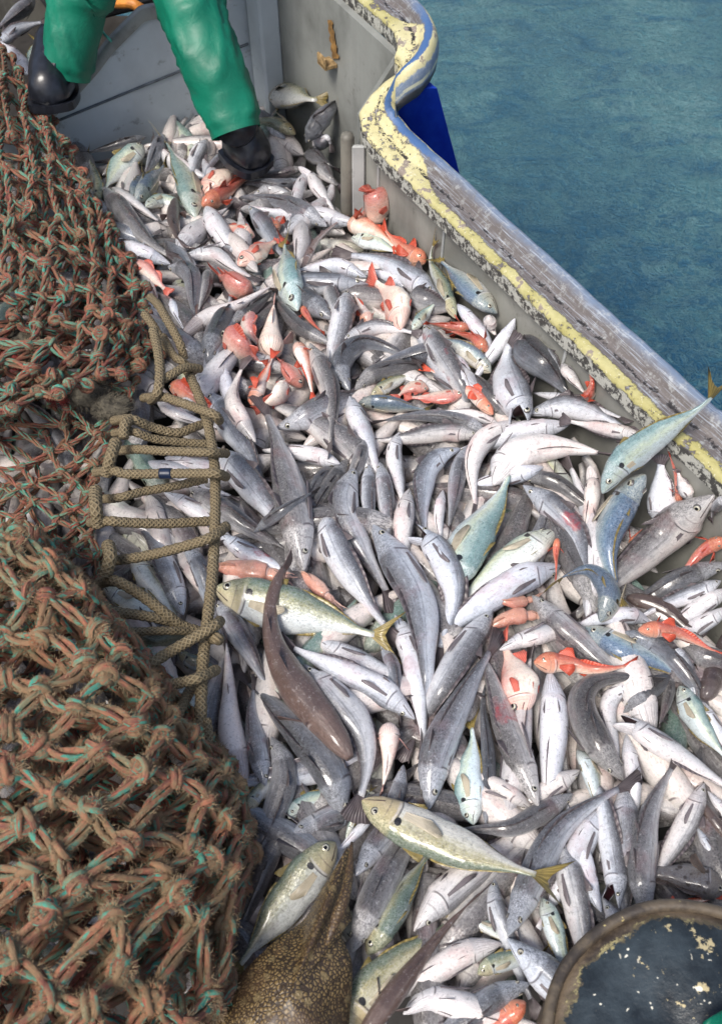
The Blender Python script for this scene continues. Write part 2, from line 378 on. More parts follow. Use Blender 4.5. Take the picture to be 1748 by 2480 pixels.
    tone = n.comb(oc[0], oc[0], oc[0]); col = n.mix(1.0, col, tone, 'MULTIPLY'); col = n.mix(1.0, col, n.mix(oc[2], (1.0, .95, .89), (.90, .97, 1.06)), 'MULTIPLY')
    h = n.math('ADD', n.math('ADD', n.math('MULTIPLY', fine, .22), n.math('MULTIPLY', scl, -.35 * scale)), n.math('ADD', n.math('MULTIPLY', md, 1.1), n.math('MULTIPLY', n.math('ADD', g1, mo), -1.2)))
    h = n.math('ADD', h, n.math('ADD', n.math('MULTIPLY', seam, -.6), n.math('MULTIPLY', n.math('MULTIPLY', hn, hz), 1.2)))
    return n.set(Base_Color=col, Roughness=n.math('MULTIPLY_ADD', md, .30, rough - .12), Metallic=metal, Specular_IOR_Level=.55, Coat_Weight=.6, Coat_Roughness=.10, Normal=n.bump(h, .45, .003))
def dummy(): pass
def m_fin(name, c1, c2):
    n = NT(name); u, v, _ = n.uv(); oc = n.sep(n.info().outputs['Color'])
    ray_ = n.math('SINE', n.math('MULTIPLY', v, 60)); ns = n.noise(n.obj(), 60, 3, .6)
    col = n.mix(n.math('MULTIPLY', n.mask(ray_, -.2, .9), .55), c1, c2); col = n.mix(n.math('MULTIPLY', n.mask(ns, .5, .7), .5), col, tuple(q * .5 for q in c1))
    tone = n.comb(oc[0], oc[0], oc[0]); col = n.mix(1.0, col, tone, 'MULTIPLY')
    return n.set(Base_Color=col, Roughness=.38, Coat_Weight=.2, Normal=n.bump(ray_, .4, .001))
G = {}
G['hake'] = m_fish('hake_skin', [(0, (.036, .032, .033)), (.13, (.066, .062, .068)), (.27, (.175, .176, .19)), (.38, (.40, .41, .44)), (.50, (.64, .64, .655)), (.8, (.74, .705, .70)), (1, (.73, .67, .66))], ((.22, .23, .26), (.72, .73, .76)), pink=.36, lateral=.4)
G['hakefin'] = m_fin('hake_fin', (.075, .06, .065), (.20, .17, .175))
mk = dict(opspot=True, scale=.7, metal=.12, rough=.26, pink=.12)
G['mackg'] = m_fish('horse_mackerel_skin', [(0, (.045, .085, .05)), (.20, (.08, .13, .065)), (.34, (.26, .25, .11)), (.44, (.42, .42, .28)), (.58, (.60, .62, .58)), (1, (.72, .72, .68))], ((.22, .20, .10), (.66, .62, .42)), facegold=.75, **mk)
G['mackb'] = m_fish('blue_mackerel_skin', [(0, (.035, .075, .135)), (.28, (.07, .14, .22)), (.40, (.20, .30, .34)), (.50, (.45, .50, .48)), (.65, (.66, .68, .64)), (1, (.78, .78, .74))], ((.14, .18, .18), (.58, .60, .52)), facegold=.3, **mk)
G['mackt'] = m_fish('green_white_mackerel_skin', [(0, (.10, .21, .19)), (.22, (.17, .30, .27)), (.36, (.40, .50, .42)), (.46, (.60, .66, .46)), (.58, (.62, .70, .66)), (1, (.72, .74, .70))], ((.28, .34, .30), (.74, .78, .74)), facegold=.2, **mk)
G['mackfin'] = m_fin('horse_mackerel_fin', (.17, .13, .04), (.36, .28, .09))
G['mackpec'] = m_fin('horse_mackerel_side_fin', (.38, .33, .24), (.56, .52, .42))
G['hakepec'] = m_fin('hake_side_fin', (.13, .11, .12), (.30, .27, .28))
G['gurn'] = m_fish('gurnard_skin', [(0, (.46, .065, .032)), (.26, (.54, .115, .055)), (.42, (.62, .23, .14)), (.56, (.72, .44, .33)), (.78, (.84, .72, .62)), (1, (.86, .76, .68))], ((.46, .09, .03), (.72, .34, .20)), pinkc=(.55, .05, .02), pink=.45, scale=.3)
G['gurnfin'] = m_fin('gurnard_fin', (.46, .05, .025), (.62, .17, .09))
G['red'] = m_fish('redfish_skin', [(0, (.46, .085, .055)), (.22, (.56, .17, .12)), (.36, (.68, .34, .27)), (.52, (.74, .54, .43)), (.8, (.78, .66, .54)), (1, (.80, .72, .60))], ((.50, .14, .10), (.78, .48, .42)), pinkc=(.66, .16, .07), pink=.45, scale=.6)
G['redfin'] = m_fin('redfish_fin', (.44, .07, .045), (.62, .24, .18))
G['shark'] = m_fish('catshark_skin', [(0, (.105, .068, .060)), (.35, (.16, .105, .09)), (.52, (.24, .17, .15)), (.66, (.58, .51, .47)), (1, (.70, .64, .60))], ((.12, .08, .07), (.22, .15, .13)), pink=.2, scale=.0)
G['sharkfin'] = m_fin('catshark_fin', (.11, .07, .065), (.17, .11, .10))
G['squid'] = m_fish('squid_skin', [(0, (.50, .20, .16)), (.4, (.56, .28, .20)), (1, (.66, .45, .36))], ((.5, .25, .2), (.62, .38, .30)), pinkc=(.55, .12, .12), pink=.5, scale=0)
G['pale'] = m_fish('pale_pink_skin', [(0, (.40, .22, .18)), (.4, (.62, .42, .34)), (.7, (.78, .64, .54)), (1, (.84, .74, .66))], ((.6, .4, .34), (.8, .66, .58)), pinkc=(.62, .25, .22), pink=.5, scale=.2)
G['palefin'] = m_fin('pale_fin', (.45, .25, .22), (.62, .42, .36))
G['cob'] = m_fish('brown_spiny_skin', [(0, (.17, .12, .09)), (.4, (.24, .18, .14)), (.7, (.36, .30, .26)), (1, (.5, .45, .4))], ((.15, .11, .09), (.40, .34, .28)), pinkc=(.08, .05, .04), pink=.7, scale=.9, spots=(70, (.08, .055, .045)))
G['cobfin'] = m_fin('brown_fin', (.13, .09, .07), (.22, .16, .13))
G['pupil'] = m_plain('eye_pupil', (.006, .006, .008), .08, amt=0, bump=0)
G['iris'] = m_plain('eye_iris', (.52, .50, .40), .2, 200, .3, 0, Metallic=.3)
G['irisdark'] = m_plain('eye_ring', (.09, .085, .085), .2, amt=0, bump=0)
G['mouth'] = m_plain('mouth_inside', (.022, .006, .008), .3, 60, .5)

# ------------------------------------------------------------------ fish shapes
PROF = {
 'hake': ([0, .02, .06, .12, .18, .25, .36, .5, .65, .8, .92, 1], [.05, .20, .40, .63, .82, .95, 1, .93, .72, .44, .27, .25], .86),
 'mack': ([0, .02, .05, .10, .18, .27, .36, .5, .66, .80, .90, 1], [.04, .24, .42, .66, .87, .98, 1, .94, .70, .38, .17, .14], .62),
 'gurn': ([0, .02, .06, .12, .20, .30, .45, .60, .78, .92, 1], [.14, .36, .66, .92, 1, .93, .74, .54, .34, .20, .18], .88),
 'red': ([0, .02, .06, .14, .24, .36, .50, .66, .80, .92, 1], [.06, .24, .46, .76, .95, 1, .92, .66, .38, .23, .24], .60),
 'shark': ([0, .02, .06, .12, .22, .34, .46, .60, .76, .90, 1], [.20, .42, .64, .82, .98, 1, .84, .60, .40, .24, .14], .92),
 'whip': ([0, .03, .08, .2, .38, .5, .62, .75, .9, 1], [.22, .42, .60, .86, 1, .84, .6, .42, .38, .36], .92),
 'squid': ([0, .03, .10, .16, .2, .24, .4, .6, .8, .95, 1], [.25, .5, .62, .6, .55, .92, 1, .92, .68, .26, .06], .85),
 'cob': ([0, .02, .06, .12, .20, .30, .45, .60, .78, .92, 1], [.10, .34, .6, .85, 1, .95, .8, .6, .4, .25, .2], .8),
}
for k_, s_ in (('hakeo', 'hake'), ('mackg', 'mack'), ('mackb', 'mack'), ('mackt', 'mack'), ('pale', 'gurn')): PROF[k_] = PROF[s_]
NS, NR = 40, 20
def fin_sheet(mb, roots, tips, nrmv, th, mi, ragged=0, rng=None):
    """a fin between a root line and a tip line, with a real thickness"""
    n = len(roots); vs = []; uv = []
    for sgn in (1, -1):
        for r, t in ((0, 0), (.5, .5), (1, 1)):
            for i in range(n):
                pth = roots[i] * (1 - r) + tips[i] * r
                vs.append(pth + nrmv[i] * sgn * th * (1 - .8 * r)); uv.append((r, i / (n - 1)))
    fs = []; b = 3 * n
    for r in range(2):
        for i in range(n - 1):
            a = r * n + i; fs.append([a, a + 1, a + n + 1, a + n]); fs.append([b + a, b + a + n, b + a + n + 1, b + a + 1])
    for i in range(n - 1): a = 2 * n + i; fs.append([a, a + 1, b + a + 1, b + a])
    for i0 in (0, n - 1):
        for r in range(2): a = r * n + i0; fs.append([a, a + n, b + a + n, b + a])
    mb.add(vs, fs, uv, mi)

def make_fish(sp, spine, width, ang, rng, upw=None, detail=True):
    """spine: world points head->tail ; width: visible width (m) ; ang: dorsal direction. returns MB, eye list, mats"""
    key = PROF[sp]; us, hs, kth = key; fam = 'mack' if sp.startswith('mack') else sp
    L = np.concatenate([[0], np.cumsum(np.linalg.norm(np.diff(spine, axis=0), axis=1))]); tot = L[-1]
    bodyf = .86 if fam in ('hake', 'hakeo', 'gurn', 'cob', 'pale') else (.84 if fam in ('mack', 'red') else (.80 if fam == 'shark' else (.88 if fam == 'whip' else .97)))
    a = R_(ang); ca, sa = math.cos(a), math.sin(a)
    H = width / 2 / math.sqrt(ca * ca + (kth * sa) ** 2)
    def P(t):
        q = t * tot; return np.array([np.interp(q, L, spine[:, k]) for k in range(3)])
    ts = np.linspace(0, 1, 61); PS = np.array([P(t) for t in ts])
    # smooth the line a little
    for _ in range(3): PS[1:-1] = .5 * PS[1:-1] + .25 * (PS[:-2] + PS[2:])
    TG = np.gradient(PS, axis=0); TG /= np.linalg.norm(TG, axis=1)[:, None]
    mid = PS[30]; vd = nrm(C0 - mid); upv = nrm(.55 * V(0, 0, 1) + .45 * vd)
    def frame(t):
        q = t * 60; i = min(59, int(q)); f = q - i
        p = PS[i] * (1 - f) + PS[i + 1] * f; T = nrm(TG[i] * (1 - f) + TG[i + 1] * f)
        U = nrm(upv - T * np.dot(upv, T)); Lf = np.cross(U, T)
        # cross(U,T): for T=+x, U=+z -> +y  (left of travel as seen from above)
        aa = a + (.10 * math.sin(3 * t + tw)); D_ = Lf * math.cos(aa) + U * math.sin(aa); S_ = np.cross(D_, T)
        return p, T, D_, S_
    tw = rng.uniform(0, 6)
    mb = MB(); NSs = NS if detail else 16; NRr = NR if detail else 10
    tt = np.concatenate([[0], np.linspace(.012, 1, NSs) ** 1.15])
    vs = []; uv = []; open_m = sp == 'hakeo'
    lump = [rng.uniform(-1, 1) for _ in range(8)]
    for t in tt:
        h = np.interp(t, us, hs) * H
        p, T, D_, S_ = frame(t * bodyf)
        hd = h; hv = h * (1.0 if fam != 'hake' else (1.06 if t > .2 else .95)); wd = h * kth
        if fam in ('hake', 'hakeo') and t < .25: wd *= 1.0; hd *= .78 + .22 * t / .25
        if fam in ('mack', 'red', 'cob') and t < .3: hv *= .92
        if fam == 'hakeo' and t < .155: hv = -hd * .10 + (h * .9 + hd * .10) * sstep(.13, .155, t)
        if t > .9: wd *= 1 - .5 * (t - .9) / .1
        bel = 1 + .05 * math.sin(9 * t + lump[0] * 3) + .04 * math.sin(21 * t + lump[1] * 3)
        for k in range(NRr + 1):
            ph = 2 * math.pi * k / NRr; c, s2 = math.cos(ph), math.sin(ph)
            hh = (hd if c > 0 else hv) * bel
            # slightly boxy section
            e = .92; cc = math.copysign(abs(c) ** e, c); ss = math.copysign(abs(s2) ** e, s2)
            ww = wd
            gill = 1 + (.055 * math.exp(-((t - .205) / .016) ** 2) - .05 * math.exp(-((t - .238) / .014) ** 2)) * (abs(s2) if fam not in ('shark', 'whip') else 0)
            if .05 < t < .12: gill *= 1 + .05 * abs(s2) * math.exp(-((c - .35) / .3) ** 2)
            # sagging belly lies flat where it rests
            vs.append(p + (D_ * cc * hh + S_ * ss * ww) * gill); uv.append((t, abs(((k / NRr) * 2 + 1) % 2 - 1) if False else (k / NRr * 2 if k <= NRr / 2 else 2 - k / NRr * 2)))
    fs = []; n = len(tt); w1 = NRr + 1; mis = []
    for i in range(n - 1):
        for k in range(NRr):
            q = i * w1 + k; fs.append([q, q + 1, q + w1 + 1, q + w1])
            vm_ = abs((k + .5) / NRr - .5)
            mis.append(2 if (open_m and tt[i + 1] < .15 and vm_ < .27) else 0)
    fs.append(list(range(NRr))[::-1]); mis.append(2 if open_m else 0); fs.append([(n - 1) * w1 + k for k in range(NRr)]); mis.append(0)
    mb.add(vs, fs, uv, mis)
    if open_m:      # dropped lower jaw : a trough hinged under the cheek
        jr = .34; vs = []; uv = []; p0, T0, D0, S0 = frame(.15 * bodyf); hj = np.interp(.15, us, hs) * H
        hinge = p0 - D0 * hj * .55; fwd = nrm(-T0 * math.cos(.70) - D0 * math.sin(.70)); dn = nrm(-D0 * math.cos(.70) + T0 * math.sin(.70))
        LJ = .16 * tot * bodyf; nj = 9
        for lay in (0, 1):
            for i in range(nj):
                f = i / (nj - 1); wj = hj * kth * .95 * (1 - f ** 2.2) ** .5 * (1 - .18 * f) + .0008
                for k in range(9):
                    b_ = -math.pi / 2 + math.pi * k / 8
                    q = hinge + fwd * LJ * f + S0 * math.sin(b_) * wj * (1 - .13 * lay) + dn * math.cos(b_) * hj * (.42 * (1 - .6 * f)) * (1 - .35 * lay)
                    vs.append(q); uv.append((.12 - .1 * f, 1 - .35 * abs(k - 4) / 4))
        fs = []; mis = []
        for lay in (0, 1):
            o = lay * nj * 9
            for i in range(nj - 1):
                for k in range(8):
                    q = o + i * 9 + k; fs.append([q, q + 1, q + 10, q + 9] if lay == 0 else [q, q + 9, q + 10, q + 1]); mis.append(0 if lay == 0 else 2)
        o = nj * 9
        for i in range(nj - 1):
            for k in (0, 8): q = i * 9 + k; fs.append([q, q + 9, o + q + 9, o + q]); mis.append(0)
        for k in range(8): q = (nj - 1) * 9 + k; fs.append([q, q + 1, o + q + 1, o + q]); mis.append(0)
        mb.add(vs, fs, uv, mis)
        # back of the throat
        ring = [hinge - T0 * -.004 + S0 * math.cos(x) * hj * kth * .92 + D0 * (math.sin(x) * hj * .62 + hj * .32) for x in np.linspace(0, 2 * math.pi, 13)[:-1]]
        mb.add(ring + [np.mean(ring, axis=0) + T0 * .02], [[k, (k + 1) % 12, 12] for k in range(12)], None, 2)
    th = max(.0007, H * .022)
    if detail:
        # ---- tail fin
        if fam != 'squid':
            e = bodyf - .015; m_ = 9; rt = []; tp = []; nn = []
            p, T, D_, S_ = frame(e); p2, T2, D2, S2 = frame(1.0)
            spread = dict(hake=.92, hakeo=.92, gurn=.85, red=.95, cob=.9, pale=.8).get(fam, 1.25 if fam == 'mack' else .5) * rng.uniform(.75, 1.1)
            base = np.interp(1, us, hs) * H
            for i in range(m_):
                f = i / (m_ - 1) * 2 - 1
                ln = (1 - e) * tot
                if fam == 'mack': reach = .42 + .58 * abs(f) ** 1.3
                elif fam in ('shark', 'whip'): reach = .7 + .3 * f
                elif fam in ('gurn', 'red'): reach = .82 + .18 * abs(f)
                else: reach = .93 + .07 * math.cos(3 * f) + .05 * math.sin(9 * f + lump[2] * 3)
                rt.append(p + D_ * f * base * .9)
                tp.append(p + (p2 - p) * reach * rng.uniform(.94, 1.03) + D2 * f * spread * H * (1.0 if fam != 'shark' else 1.0) + S2 * .12 * H * math.sin(2.5 * f + lump[3] * 3))
                nn.append(S_)
            fin_sheet(mb, rt, tp, nn, th, 1)
        else:
            for sg in (-1, 1):
                rt = []; tp = []; nn = []
                for i in range(7):
                    t = .62 + .36 * i / 6; p, T, D_, S_ = frame(t * bodyf); h = np.interp(t, us, hs) * H
                    rt.append(p + S_ * sg * h * .7); tp.append(p + S_ * sg * (h * .8 + H * .7 * math.sin(math.pi * i / 6) ** .8)); nn.append(D_)
                fin_sheet(mb, rt, tp, nn, th, 0)
            for j in range(8):
                p, T, D_, S_ = frame(0.01); pts = []; ph = j / 8 * 6.28
                q = p + (D_ * math.cos(ph) + S_ * math.sin(ph)) * H * .3; d = nrm(-T + (D_ * math.cos(ph) + S_ * math.sin(ph)) * .35)
                for i in range(8): pts.append(q.copy()); q = q + d * tot * .045; d = nrm(d + V(rng.uniform(-.3, .3), rng.uniform(-.3, .3), -.12))
                mb.tube(pts, np.linspace(H * .16, H * .03, 8), 6, 0)
        # ---- median fins (rest folded along the body)
        def median(t0, t1, hh, side, m_=9, lean=.35, peak=.3):
            rt = []; tp = []; nn = []
            for i in range(m_):
                f = i / (m_ - 1); t = t0 + (t1 - t0) * f; p, T, D_, S_ = frame(t * bodyf); h = np.interp(t, us, hs) * H
                sh = math.sin(math.pi * min(1, (f + .02) / .99) ** peak) if peak != 1 else math.sin(math.pi * f)
                sh = max(.05, sh) * (1 + .07 * math.sin(17 * f))
                rt.append(p + D_ * side * h * .93); tp.append(p + D_ * side * (h * .96 + hh * H * sh) + T * hh * H * sh * lean * 1.6 + S_ * .25 * hh * H * sh * lump[4]); nn.append(S_)
            fin_sheet(mb, rt, tp, nn, th, 1)
        if fam in ('hake', 'hakeo'):
            median(.27, .37, .55, 1, 6, .8, .7); median(.42, .90, .26, 1, 10, .5, .55); median(.48, .90, .24, -1, 10, .5, .55)
        elif fam == 'mack':
            median(.30, .42, .30, 1, 6, 1.1, .7); median(.46, .93, .10, 1, 14, .8, .5); median(.50, .93, .09, -1, 14, .8, .5)
        elif fam in ('gurn', 'pale'):
            median(.26, .44, .75, 1, 8, .5, .6); median(.50, .88, .36, 1, 10, .4, .6); median(.50, .88, .30, -1, 10, .4, .6)
        elif fam in ('red', 'cob'):
            median(.26, .58, .42, 1, 12, .4, .6); median(.60, .86, .40, 1, 8, .5, .6); median(.62, .84, .40, -1, 6, .6, .6)
        elif fam in ('shark', 'whip'):
            median(.44, .54, .70, 1, 6, 1.0, .9); median(.66, .73, .45, 1, 6, 1.0, .9); median(.60, .66, .35, -1, 6, .8, .9)
        # ---- paired fins
        if fam != 'squid':
            for sg in (-1, 1):
                big = {'gurn': 1.5, 'pale': 1.25, 'shark': 1.3, 'cob': 1.3, 'red': 1.05, 'mack': 1.15}.get(fam, 1.2)
                t0 = .25; p, T, D_, S_ = frame(t0 * bodyf); h = np.interp(t0, us, hs) * H
                low = .05 if fam in ('gurn', 'pale', 'cob', 'shark') else .10
                q0 = p + S_ * sg * h * kth * .97 - D_ * h * low
                flat = fam in ('shark', 'gurn', 'pale', 'cob', 'whip')
                ln = (H * 1.3 if flat else (tot * (.17 if fam == 'mack' else .15))) * big * (.8 if flat else 1)
                flare = (.8 if flat else .10) + rng.uniform(-.05, .14)
                rt = []; tp = []; nn = []; m_ = 7
                for i in range(m_):
                    f = i / (m_ - 1); fan = (f - .5) * (1.15 if flat else (.16 if fam.startswith('hake') else .26))
                    d = nrm(T * math.cos(fan) - D_ * math.sin(fan) * .9 + S_ * sg * flare)
                    l2 = ln * (1 - (.55 if not flat else .35) * abs(f - .25) ** 1.3)
                    rw = .30 if not fam.startswith('hake') else .17; rt.append(q0 + -D_ * (f - .5) * h * rw); tp.append(q0 - D_ * (f - .5) * h * rw + d * l2 - S_ * sg * ln * .06 * 0); nn.append(nrm(np.cross(T, D_) * sg + T * .1))
                fin_sheet(mb, rt, tp, nn, th * 1.2, 3)
                if fam in ('hake', 'hakeo', 'mack', 'red'):     # pelvic
                    t0 = .24; p, T, D_, S_ = frame(t0 * bodyf); h = np.interp(t0, us, hs) * H
                    q0 = p + S_ * sg * h * kth * .45 - D_ * h * .86; rt = []; tp = []; nn = []
                    for i in range(5):
                        f = i / 4; fan = (f - .5) * .5; d = nrm(T * math.cos(fan) - D_ * (.18 + math.sin(fan) * .5) + S_ * sg * (.12 + .3 * math.sin(fan)))
                        rt.append(q0 + T * (f - .5) * .1 * h); tp.append(q0 + d * tot * .09 * (1 - .4 * abs(f - .4))); nn.append(nrm(S_ * sg - D_ * .4))
                    fin_sheet(mb, rt, tp, nn, th, 1)
        if fam == 'gurn':   # walking rays
            pass
    # ---- eyes
    eyes = []
    if fam != 'squid' and detail:
        for sg in (-1, 1):
            te = {'mack': .095, 'shark': .10, 'gurn': .095, 'red': .11, 'cob': .10, 'pale': .09}.get(fam, .088)
            p, T, D_, S_ = frame(te * bodyf); h = np.interp(te, us, hs) * H
            phi = R_(50 if fam in ('gurn', 'shark', 'cob') else 62); q = p + D_ * math.cos(phi) * h * (.9 if fam in ('hake', 'hakeo') else 1) * .97 + S_ * sg * math.sin(phi) * h * kth * .95
            nv = nrm(D_ * math.cos(phi) * .7 + S_ * sg * math.sin(phi)); 
            if np.dot(nv, upv) < -.15: continue
            er = H * {'mack': .185, 'red': .21, 'gurn': .19, 'shark': .13, 'cob': .18, 'pale': .12, 'whip': .11}.get(fam, .18) * rng.uniform(.92, 1.1)
            eyes.append((q, nv, T, er))
    return mb, eyes, mid
def eye_mb(q, nv, T, er):
    e = MB(); x = nrm(T - nv * np.dot(T, nv)); y = np.cross(nv, x); rings = [(1.05, -.25), (1.0, .02), (.86, .22), (.80, .27), (.50, .40), (.46, .42), (.2, .50)]
    vs = []; fs = []; mi = []
    for r, z in rings:
        for k in range(14): c = 2 * math.pi * k / 14; vs.append(q + (x * math.cos(c) * 1.08 + y * math.sin(c)) * er * r + nv * er * z)
    for i in range(len(rings) - 1):
        for k in range(14):
            k2 = (k + 1) % 14; fs.append([i * 14 + k, i * 14 + k2, (i + 1) * 14 + k2, (i + 1) * 14 + k]); mi.append([2, 2, 2, 1, 1, 0][i])
    fs.append([(len(rings) - 1) * 14 + k for k in range(14)]); mi.append(0)
    e.add(vs, fs, None, mi); return e

# ------------------------------------------------------------------ SETTING : sea, deck, bulwark
WD = nrm(V(-.49, .87, 0)); WN = V(.87, .49, 0)      # rail direction, outward normal
W1 = at(871, 282, .24); W2 = at(963, 135, .38)
WNEAR = at(1601, 1023, .24) ; wdir = nrm(W1 - WNEAR); W0 = WNEAR - wdir * 2.3
W4 = V(-.30, 2.92, .38)
s = MB()
N = 60; xs = np.concatenate([np.linspace(-3, 6, N), [12, 40, 400]]); ys = np.concatenate([np.linspace(-2, 9, N), [20, 60, 600]])
vs = [(x, y, -1.75 + .02 * math.sin(2 * x + y) * math.cos(1.5 * y)) for y in ys for x in xs]; n_ = len(xs)
s.add(vs, [[j * n_ + i, j * n_ + i + 1, (j + 1) * n_ + i + 1, (j + 1) * n_ + i] for j in range(len(ys) - 1) for i in range(n_ - 1)])
o = s.build('sea_water', M['water']); tag(o, kind='structure')
s = MB()
dk = [V(-3, -1.5, -.32), V(W0[0] - .02, W0[1] - .6, -.32), V(W0[0] - .02, W0[1], -.32), V(W1[0] - .02, W1[1], -.32), V(.06, 2.25, -.32), V(-.8, 3.9, -.32), V(-3, 3.9, -.32)]
s.add(dk + [q - V(0, 0, .03) for q in dk], [list(range(7)), list(range(7, 14))[::-1]] + [[i, i + 7, (i + 1) % 7 + 7, (i + 1) % 7] for i in range(7)])
o = s.build('deck', M['deck'], smooth=False); tag(o, kind='structure')

def wall_strip(mb, pts, zt, zb, th, out, mi=0, nsub=12):
    """upright plate along pts (plan), top heights zt"""
    for i in range(len(pts) - 1):
        a, b = pts[i], pts[i + 1]; n2 = nrm(V(b[1] - a[1], -(b[0] - a[0]), 0)); n2 = n2 if np.dot(n2[:2], out[:2]) > 0 else -n2
        q = []
        for p_, z_ in ((a, zt[i]), (b, zt[i + 1])):
            for off in (0, th):
                q.append(V(p_[0], p_[1], zb) + n2 * off); q.append(V(p_[0], p_[1], z_) + n2 * off)
        mb.add(q, [[0, 1, 5, 4], [2, 6, 7, 3], [1, 3, 7, 5], [0, 4, 6, 2], [0, 2, 3, 1], [4, 5, 7, 6]], None, mi)
bul = empty('bulwark', (0.3, 1.6, -.3), 'grey bulwark wall inboard of the chipped rail with rust streaks', 'bulwark')
b = MB(); wall_strip(b, [W0, WNEAR, W1 - wdir * .0], [.235, .235, .235], -.33, .02, WN); part(bul, 'wall', b, M['wall'], False)
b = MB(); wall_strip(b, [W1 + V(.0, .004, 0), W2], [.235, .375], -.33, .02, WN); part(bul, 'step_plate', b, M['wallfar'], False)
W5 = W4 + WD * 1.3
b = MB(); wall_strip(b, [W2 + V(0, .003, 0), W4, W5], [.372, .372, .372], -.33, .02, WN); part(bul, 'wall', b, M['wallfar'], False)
# stiffeners against the far part and a pilaster at the corner
b = MB(); c_ = V(W4[0], W4[1], .03) - WD * .06 - WN * .035; b.box(c_, (.10, .07, .76), (WD, WN, V(0, 0, 1)), bev=.008); o = part(bul, 'pilaster', b, M['divider'], False)
# weld seams: thin beads
for q in (.35, .95, 1.35):
    b = MB(); p0 = WNEAR + wdir * q * 1.0 * .8; b.tube([V(p0[0], p0[1], z) - WN * .002 for z in np.linspace(-.3, .22, 10)], .004, 6)
    part(bul, 'weld_seam', b, M['whitesteel'])
# rail sweep
rp = [at(x, y, .24) for x, y in ((1960, 1302), (1643, 1005), (1300, 682), (1000, 398), (948, 345))] + [at(918, 292, .27), at(945, 232, .32), at(990, 172, .38)] + [at(1014, 118, .40), at(992, 66, .40), at(945, 22, .40), at(880, -30, .40), at(760, -125, .40)]
rp.append(rp[-1] + WD * 1.2); rp.insert(0, rp[0] - wdir * 1.9)
rpc = catmull(rp, 210)
BENDU = float(np.sum(np.linalg.norm(np.diff(rpc[:int(np.argmin(np.linalg.norm(rpc - at(945, 232, .32), axis=1)))], axis=0), axis=1)))
M['rail'] = m_rail()
prof = []   # (across [-.5..+.5]*width, height, v)
for a_, h_ in ((-.50, -.034), (-.515, .0), (-.49, .010), (-.42, .013), (-.30, .014), (-.18, .014), (-.08, .015), (-.02, .019), (.04, .028), (.10, .037), (.18, .044), (.27, .046), (.35, .042), (.42, .032), (.47, .016), (.49, -.006), (.46, -.03), (.38, -.045), (.2, -.05), (-.2, -.04)):
    prof.append((a_, h_))
plen = [0]
for i in range(1, len(prof)): plen.append(plen[-1] + math.hypot((prof[i][0] - prof[i - 1][0]), (prof[i][1] - prof[i - 1][1]) * 7))
plen = [q / plen[16] for q in plen]
b = MB(); vs = []; uv = []; Ls = 0; TGr = np.gradient(rpc, axis=0)
RW = .101
for i in range(len(rpc)):
    if i: Ls += np.linalg.norm(rpc[i] - rpc[i - 1])
    T = TGr[i].copy(); T[2] = 0; T = nrm(T); Nn = V(T[1], -T[0], 0)
    lum = .0012 * math.sin(i * .5) + .0008 * math.sin(i * 1.7)
    for k, (a_, h_) in enumerate(prof + [prof[0]]):
        vs.append(rpc[i] + Nn * a_ * RW + V(0, 0, h_ + lum * (a_ > .1))); uv.append((Ls, plen[k] if k < len(prof) else 1.4))
pk = len(prof) + 1
b.add(vs, [[i * pk + k, i * pk + k + 1, (i + 1) * pk + k + 1, (i + 1) * pk + k] for i in range(len(rpc) - 1) for k in range(pk - 1)], uv)
o = b.build('gunwale_rail', M['rail'], smooth=True, loc=tuple(rpc[30]), fixn=True)
tag(o, 'rounded steel gunwale rail with flaking yellow paint, stepping up at the corner', 'rail')
# hull side seen below the raised part of the rail
b = MB(); ha = at(915, 318, .20); hb_ = at(1058, 214, .345); hB = at(1136, 510, -.15); hA = at(985, 640, -.15)
top = [ha, hb_, hb_ + WD * .25, hb_ + WD * .8, hb_ + WD * 1.6]; lo1 = [hA, hB, hB + WD * .25, hB + WD * .8, hB + WD * 1.6]
lo = [q + (q2 - q) * ((q[2] + 1.8) / (q[2] - q2[2])) for q, q2 in zip(top, lo1)]
off = [q - V(.03, .0, 0) for q in top]; offb = [q - V(.03, 0, 0) for q in lo]
nn_ = 5; allv = top + lo + off + offb
fs = [[i, i + 1, nn_ + i + 1, nn_ + i] for i in range(4)] + [[2 * nn_ + i, 3 * nn_ + i, 3 * nn_ + i + 1, 2 * nn_ + i + 1] for i in range(4)] + [[i, 2 * nn_ + i, 2 * nn_ + i + 1, i + 1] for i in range(4)] + [[nn_ + i, nn_ + i + 1, 3 * nn_ + i + 1, 3 * nn_ + i] for i in range(4)] + [[0, nn_, 3 * nn_, 2 * nn_]]
b.add(allv, fs); o = b.build('hull_side', M['hull'], smooth=False, loc=tuple(top[1]), fixn=True)
tag(o, 'deep blue painted hull side below the rail above the sea', 'hull')
b = MB(); q0 = WNEAR + WN * .12; outw = [W0 + WN * .070, W1 + WN * .070 + WD * .02]
wall_strip(b, outw, [.21, .21], -1.9, .02, WN); o = b.build('hull_side', M['hull'], smooth=False, loc=tuple(outw[0])); tag(o, 'long blue outer hull side under the straight rail, mostly hidden', 'hull')
